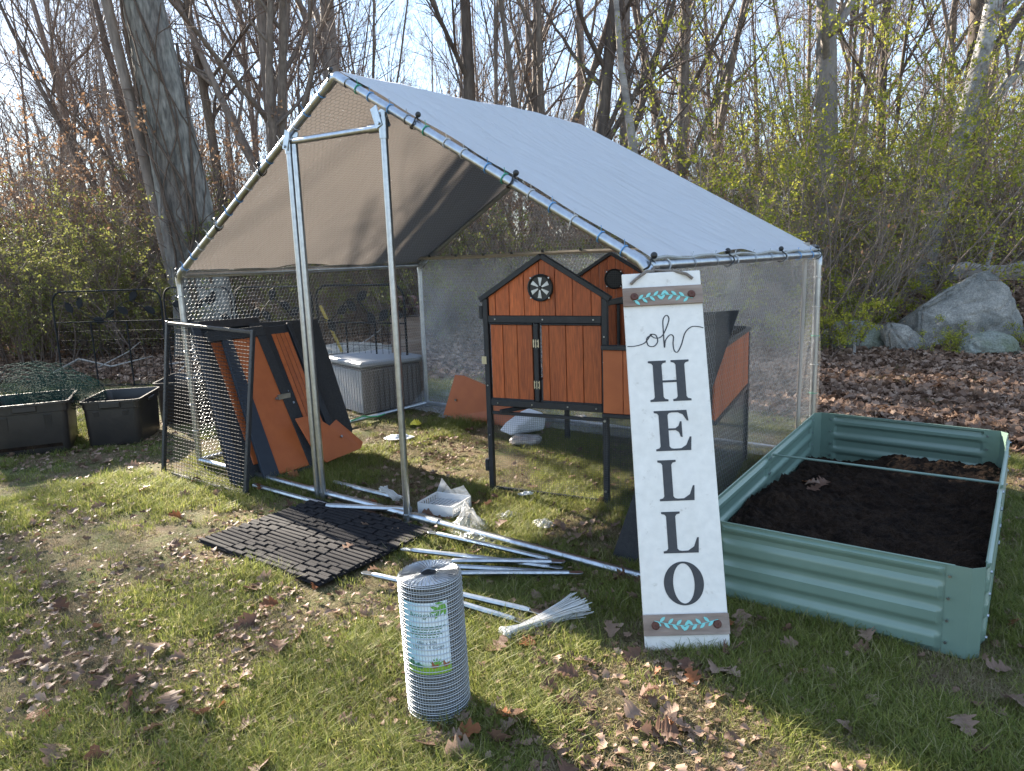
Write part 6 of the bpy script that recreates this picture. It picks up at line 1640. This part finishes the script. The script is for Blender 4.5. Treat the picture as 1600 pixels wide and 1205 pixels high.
for a in [(-9.5, 15.5, 0, 1.15, 'sapling with tan dead leaves above the green shrubs at far left'), (-7.6, 15.8, 1.1, 1.1, 'sapling with tan dead leaves left of the great trunk'), (-5.9, 14.4, 2.2, 1.1, 'sapling with tan dead leaves against the great trunk'), (-3.6, 14.4, 3.0, 0.9, 'sapling with tan dead leaves right of the great trunk'), (-1.0, 14.2, 4.0, 0.8, 'sapling with tan dead leaves behind the run roof'), (5.0, 17.0, 4.6, 0.9, 'sapling with tan dead leaves among the budding shrubs')]: shr(DB, *a, G3)
G4 = 'bare brown thicket at the wood edge'
for i, a in enumerate([(-11, 15), (-9, 17), (-6.5, 17), (-4, 17), (-2, 17.5), (0.5, 17), (3, 17), (6, 18), (9, 17), (12, 17), (-13, 20), (-9, 21), (-5, 21), (-1, 21), (3.5, 21), (8, 21), (13, 21), (-4.3, 13.6), (-2.4, 13.4), (-0.6, 13.2), (1.2, 13.3), (3.0, 13.0), (4.2, 10.9), (-8.2, 13.0), (7.4, 15.5), (1.9, 15.0), (-1.5, 15.5), (9.6, 11.8), (5.5, 13.6), (10.5, 14.5)]): shr(TB, a[0], a[1], i * 1.3, (0.85 if i > 16 else 1.5) + 0.25 * ((i * 7) % 3) / 2, 'bare brown thicket of thin stems at the wood edge', G4)
G5 = 'low green shrubs round the rocks'
for a in [(4.2, 9.6, 0, 1.0, 'low green shrub left of the mossy rock'), (4.75, 10.6, 1, 1.15, 'low green shrub behind the mossy rock'), (5.4, 8.95, 2, 0.55, 'small green tuft before the wedge-shaped rock'), (6.3, 8.7, 3, 0.5, 'small green tuft at the foot of the huge boulder'), (3.6, 9.4, 4, 1.0, 'low green shrub nearest the back right run post'), (5.3, 10.6, 0.6, 1.1, 'low green shrub above the wedge-shaped rock')]: shr(LG, *a, G5)

# ------------------------------------------------------------------ ground cover through geometry nodes (instances)
src = bpy.data.collections.new('scatter_sources')     # not linked to the scene: only feeds the instancer
def scatter(name, pts, rots, scales, sources, idx, label, cat, rv=None):
    me = bpy.data.meshes.new(name)
    me.vertices.add(len(pts)); me.vertices.foreach_set('co', np.asarray(pts, np.float32).ravel())
    for nm, arr in (('sc', scales), ):
        a = me.attributes.new(nm, 'FLOAT', 'POINT'); a.data.foreach_set('value', np.asarray(arr, np.float32))
    a = me.attributes.new('rot', 'FLOAT_VECTOR', 'POINT'); a.data.foreach_set('vector', np.asarray(rots, np.float32).ravel())
    a = me.attributes.new('pick', 'INT', 'POINT'); a.data.foreach_set('value', np.asarray(idx, np.int32))
    o = link(name, me); props(o, label, cat, kind='stuff')
    c = bpy.data.collections.new(name + '_sources')
    for k, (sm, smat) in enumerate(sources):
        if not sm.materials: sm.materials.append(smat)
        q = bpy.data.objects.new('source_%02d' % k, sm); c.objects.link(q)
    ng = bpy.data.node_groups.new(name, 'GeometryNodeTree')
    ng.interface.new_socket('Geometry', in_out='INPUT', socket_type='NodeSocketGeometry'); ng.interface.new_socket('Geometry', in_out='OUTPUT', socket_type='NodeSocketGeometry')
    N = ng.nodes; Lk = ng.links
    gi = N.new('NodeGroupInput'); go = N.new('NodeGroupOutput')
    ci = N.new('GeometryNodeCollectionInfo'); ci.inputs['Collection'].default_value = c; ci.inputs['Separate Children'].default_value = True; ci.inputs['Reset Children'].default_value = True
    ip = N.new('GeometryNodeInstanceOnPoints'); ip.inputs['Pick Instance'].default_value = True
    def na(t, n_):
        q = N.new('GeometryNodeInputNamedAttribute'); q.data_type = t; q.inputs['Name'].default_value = n_; return q.outputs['Attribute']
    Lk.new(gi.outputs[0], ip.inputs['Points']); Lk.new(ci.outputs[0], ip.inputs['Instance'])
    Lk.new(na('INT', 'pick'), ip.inputs['Instance Index'])
    er = N.new('FunctionNodeEulerToRotation'); Lk.new(na('FLOAT_VECTOR', 'rot'), er.inputs[0]); Lk.new(er.outputs[0], ip.inputs['Rotation'])
    Lk.new(na('FLOAT', 'sc'), ip.inputs['Scale']); Lk.new(ip.outputs[0], go.inputs[0])
    md = o.modifiers.new('scatter', 'NODES'); md.node_group = ng
    return o
def blade_patch(seed, n, rad, hmin, hmax, w, lean):
    rs = np.random.default_rng(seed)
    a = rs.uniform(0, 2 * np.pi, n); q = rad * np.sqrt(rs.random(n)); bx, by = q * np.cos(a), q * np.sin(a)
    h = rs.uniform(hmin, hmax, n); da = rs.uniform(0, 2 * np.pi, n); ln = h * lean * rs.uniform(0.2, 1.4, n)
    dx, dy = np.cos(da), np.sin(da); wx, wy = -dy * w * rs.uniform(.6, 1.3, n), dx * w * rs.uniform(.6, 1.3, n)
    z0 = np.zeros(n)
    p = lambda x, y, z: np.stack([x, y, z], -1)
    V = np.stack([p(bx - wx, by - wy, z0 - .01), p(bx + wx, by + wy, z0 - .01),
                  p(bx + dx * ln * .35 + wx * .8, by + dy * ln * .35 + wy * .8, h * .62), p(bx + dx * ln * .35 - wx * .8, by + dy * ln * .35 - wy * .8, h * .62),
                  p(bx + dx * ln + wx * .12, by + dy * ln + wy * .12, h), p(bx + dx * ln - wx * .12, by + dy * ln - wy * .12, h)], 1).reshape(-1, 3)
    i = np.arange(n)[:, None] * 6
    Fq = np.concatenate([i + np.array([[0, 1, 2, 3]]), i + np.array([[3, 2, 4, 5]])])
    return np_mesh('blades', V, Fq, np.repeat(rs.random(n), 6))
# oak leaf shapes
def oak_leaf(seed, L_=0.10, curl=0.5, detail=True):
    rs = np.random.default_rng(seed)
    n = 32 if detail else 8
    t = np.linspace(0, 1, n)
    env = 0.05 + 0.27 * np.sin(np.pi * t ** 0.8) ** 0.8
    w = env * (1 + (0.36 if detail else 0.2) * np.cos(2 * np.pi * (t * 3.4 + 0.1 * rs.random()))) + rs.uniform(-.012, .012, n)
    w[0] = 0.010; w[-1] = 0.02
    if detail: w[1] = 0.012
    w = np.maximum(w, 0.010)
    back = 0.10 * w / 0.3
    cz = curl * rs.uniform(0.6, 1.5); tw = rs.uniform(-1, 1) * 0.6; edge = rs.uniform(0.2, 0.9) * curl; sgn = rs.choice([-1, 1])
    V = []
    for k in range(n):
        for s in (-1, 0, 1):
            x = (t[k] - .5) + abs(s) * back[k]; y = s * w[k]
            z = cz * 0.30 * (t[k] - .5) ** 2 * 4 * (1 if seed % 2 else -0.6) + edge * (abs(y) * 1.0) * (1.0 + 0.4 * s * sgn) + tw * (t[k] - .5) * y + rs.uniform(-.02, .02)
            V.append((x * L_, y * L_, z * L_))
    V = np.array(V); V[:, 2] -= V[:, 2].min() - 0.001
    i = np.arange(n - 1)[:, None] * 3
    Fq = np.concatenate([i + np.array([[0, 3, 4, 1]]), i + np.array([[1, 4, 5, 2]])])
    return V, Fq
grass_src = []
specs = [(85, .065, .012, .028, .0012, 1.0), (80, .065, .016, .038, .0013, 1.0), (65, .055, .025, .055, .0014, 1.1), (36, .05, .03, .07, .0013, 1.2), (70, .07, .008, .020, .0012, 1.4)]
for i, s in enumerate(specs): grass_src.append((blade_patch(300 + i, *s), M['grass']))
for i, s in enumerate([(75, .07, .008, .022, .0011, 1.7), (60, .07, .006, .018, .0012, 2.0)]): grass_src.append((blade_patch(320 + i, *s), M['straw']))
clov = []
rs = np.random.default_rng(4)
def in_planter(x, y):
    ins = np.ones_like(x, bool)
    for i in range(4):
        a, b = cors[i], cors[(i + 1) % 4]; ex, ey = b.x - a.x, b.y - a.y
        s = (ex * (y - a.y) - ey * (x - a.x)); ref = (ex * (ctr.y - a.y) - ey * (ctr.x - a.x)); ins &= s * np.sign(ref) > 0
    return ins
def in_mat(x, y):
    d = np.array([0.8, -0.6]); e = np.array([0.6, 0.8]); X = (x + 1.63) * d[0] + (y - 3.57) * d[1]; Y = (x + 1.63) * e[0] + (y - 3.57) * e[1]
    return (X > 0.0) & (X < 0.95) & (Y > 0.0) & (Y < 0.745)
def grass_pts(n, y0, y1):
    y = y0 + (y1 - y0) * rs.random(n); x = rs.uniform(-1, 1, n) * (0.75 * y + 0.6)
    lf = leafy(x, y); g = fbm(x, y, 0.55, 21, 4); g2 = fbm(x, y, 1.8, 22, 3)
    dens = np.clip((0.6 * g + 0.4 * g2 - 0.435) / 0.12, 0.12, 1)
    keep = (rs.random(n) < dens * (1 - 0.93 * lf)) & ~in_planter(x, y) & ~in_mat(x, y)
    return x[keep], y[keep], g[keep], lf[keep]
# inside the planter a little old lawn shows at the back left
xs_, ys_, gs_, ls_ = [], [], [], []
for n, a, b in ((16000, 1.3, 3.2), (22000, 3.2, 6.0), (17000, 6.0, 11.0)):
    r_ = grass_pts(n, a, b)
    for L_, v in zip((xs_, ys_, gs_, ls_), r_): L_.append(v)
xg, yg, gg, lg_ = map(np.concatenate, (xs_, ys_, gs_, ls_))
n = len(xg)
u_ = rs.random(n)
lush = np.clip((gg - 0.46) / 0.14, 0, 1)
dryness = np.clip((0.54 - gg) / 0.10, 0, 1) + 0.6 * lg_
pick = np.where(u_ < 0.24 + 0.55 * dryness, rs.integers(5, 7, n), np.where(rs.random(n) < lush * 0.55, rs.choice([2, 2, 3], n), rs.choice([0, 1, 4], n)))
pts = np.stack([xg, yg, height(xg, yg) - 0.002], -1)
rots = np.stack([rs.normal(0, .08, n), rs.normal(0, .08, n), rs.uniform(0, 6.28, n)], -1)
scl = rs.uniform(.7, 1.15, n) * np.where(yg > 6, 1.35, 1)
scatter('lawn_grass', pts, rots, scl, grass_src, pick, 'short patchy spring lawn grass around and inside the run', 'grass')

# leaves: first the individual ones on the lawn, then the litter
oak_protos = []
for i in range(9):
    mt_ = ['oak_pink', 'oak_pink', 'oak_rust', 'oak_brown', 'oak_pink', 'oak_brown', 'oak_brown', 'oak_pink', 'oak_brown'][i]
    V, Fq = oak_leaf(500 + i, 0.105, 0.55); me = np_mesh('oak_leaf', V, Fq, np.full(len(V), (i * 0.37) % 1)); me.materials.append(M[mt_]); me.shade_smooth(); oak_protos.append((me, mt_))
ltxt = {'oak_pink': ('curled tan oak leaf lying on the grass', 'tan fallen oak leaves on the lawn'), 'oak_rust': ('curled rust-red oak leaf lying on the grass', 'rust-red fallen oak leaves on the lawn'), 'oak_brown': ('curled dark brown oak leaf lying on the grass', 'dark brown fallen oak leaves on the lawn')}
lr_ = random.Random(12)
spots = []
clusters = [(-0.15, 1.97, 11, .07), (0.62, 2.25, 9, .16), (1.0, 2.45, 7, .16), (0.35, 2.15, 6, .18), (0.3, 1.9, 8, .14), (-1.05, 3.0, 6, .2), (0.45, 2.95, 10, .14), (0.85, 2.62, 6, .10), (-1.5, 2.6, 8, .25), (-0.6, 3.75, 8, .12), (-2.6, 4.2, 8, .3), (1.4, 1.75, 10, .25), (-0.25, 3.85, 6, .15), (1.75, 2.2, 8, .2), (2.2, 2.9, 8, .2), (-1.9, 4.5, 7, .25), (0.1, 4.4, 6, .3), (-0.05, 2.3, 5, .2), (-1.1, 2.35, 8, .22), (-1.3, 2.0, 6, .25), (-3.2, 5.2, 8, .3)]
for cx_, cy_, n_, s_ in clusters:
    for _ in range(n_): spots.append((lr_.gauss(cx_, s_), lr_.gauss(cy_, s_)))
while len(spots) < 285:
    y = 1.45 + lr_.random() ** 1.3 * 4.6; x = lr_.uniform(-0.74, 0.74) * y
    if bool(in_planter(np.array([x]), np.array([y]))[0]) or bool(in_mat(np.array([x]), np.array([y]))[0]) or (x + 0.27) ** 2 + (y - 2.16) ** 2 < 0.02: continue
    spots.append((x, y))
for i, (x, y) in enumerate(spots):
    if bool(in_planter(np.array([x]), np.array([y]))[0]): continue
    k = lr_.randrange(9)
    o = bpy.data.objects.new('oak_leaf', oak_protos[k][0]); COL.objects.link(o)
    o.location = (x, y, hz(x, y) + lr_.uniform(0.012, 0.030)); o.rotation_euler = (lr_.gauss(0, .35), lr_.gauss(0, .35), lr_.uniform(0, 6.28))
    s = lr_.choice([0.42, 0.5, 0.62, 0.75, 0.9]); o.scale = (s, s, s)
    lab = ltxt[oak_protos[k][1]]; props(o, lab[0], 'leaf', lab[1])
for (s_, t_, k) in ((0.3, 0.82, 0), (0.25, 0.86, 2), (0.33, 0.78, 3), (0.35, 0.88, 6), (0.10, 0.20, 4), (0.62, 0.12, 8), (0.72, 0.22, 0)):
    i_, j_ = int(s_ * 109), int(t_ * 239); p = SOILP[i_, j_]
    o = bpy.data.objects.new('oak_leaf', oak_protos[k][0]); COL.objects.link(o); o.location = (p[0], p[1], p[2] + 0.015); o.rotation_euler = (0.2, -0.2, s_ * 20); o.scale = (0.8,) * 3
    props(o, 'curled oak leaf lying on the dark soil of the raised bed', 'leaf', 'oak leaves on the soil in the bed')
lit_src = []
for i in range(7):
    V, Fq = oak_leaf(600 + i, 0.085, 0.8, i < 2); lit_src.append((np_mesh('litter', V, Fq, np.full(len(V), (i * 0.17) % 1)), M['litter']))
rsn = np.random.default_rng(8)
n = 150000
y = 3.2 + 15 * rsn.random(n) ** 1.35; x = rsn.uniform(-0.80, 0.80, n) * (y + 0.5)
keep = (rsn.random(n) < leafy(x, y) * (0.65 + 0.35 * (fbm(x, y, .6, 31) > .5))) & ~in_planter(x, y)
x1, y1 = x[keep], y[keep]
n = 24000
y = 1.3 + 8 * rsn.random(n); x = rsn.uniform(-0.78, 0.78, n) * (y + 0.3); g = fbm(x, y, .7, 33, 3)
keep = (rsn.random(n) < np.clip((g - 0.42) / 0.2, 0.05, 1)) & ~in_planter(x, y) & ~in_mat(x, y)
x2, y2 = x[keep], y[keep]
# leaf drifts under the bed side and inside the run
x = np.concatenate([x1, x2]); y = np.concatenate([y1, y2]); n = len(x)
lift_ = np.concatenate([rsn.uniform(0.0, 0.05, len(x1)), rsn.uniform(0.004, 0.02, len(x2))])
pts = np.stack([x, y, height(x, y) + lift_], -1)
tl_ = np.where(np.arange(n) < len(x1), .55, .28); rots = np.stack([rsn.normal(0, 1, n) * tl_, rsn.normal(0, 1, n) * tl_, rsn.uniform(0, 6.28, n)], -1)
sc2 = np.concatenate([rsn.uniform(.6, 1.25, len(x1)), rsn.uniform(.18, .55, len(x2))])
scatter('leaf_litter', pts, rots, sc2, lit_src, rsn.integers(0, 7, n), 'deep brown oak leaf litter covering the wood floor', 'leaf litter')
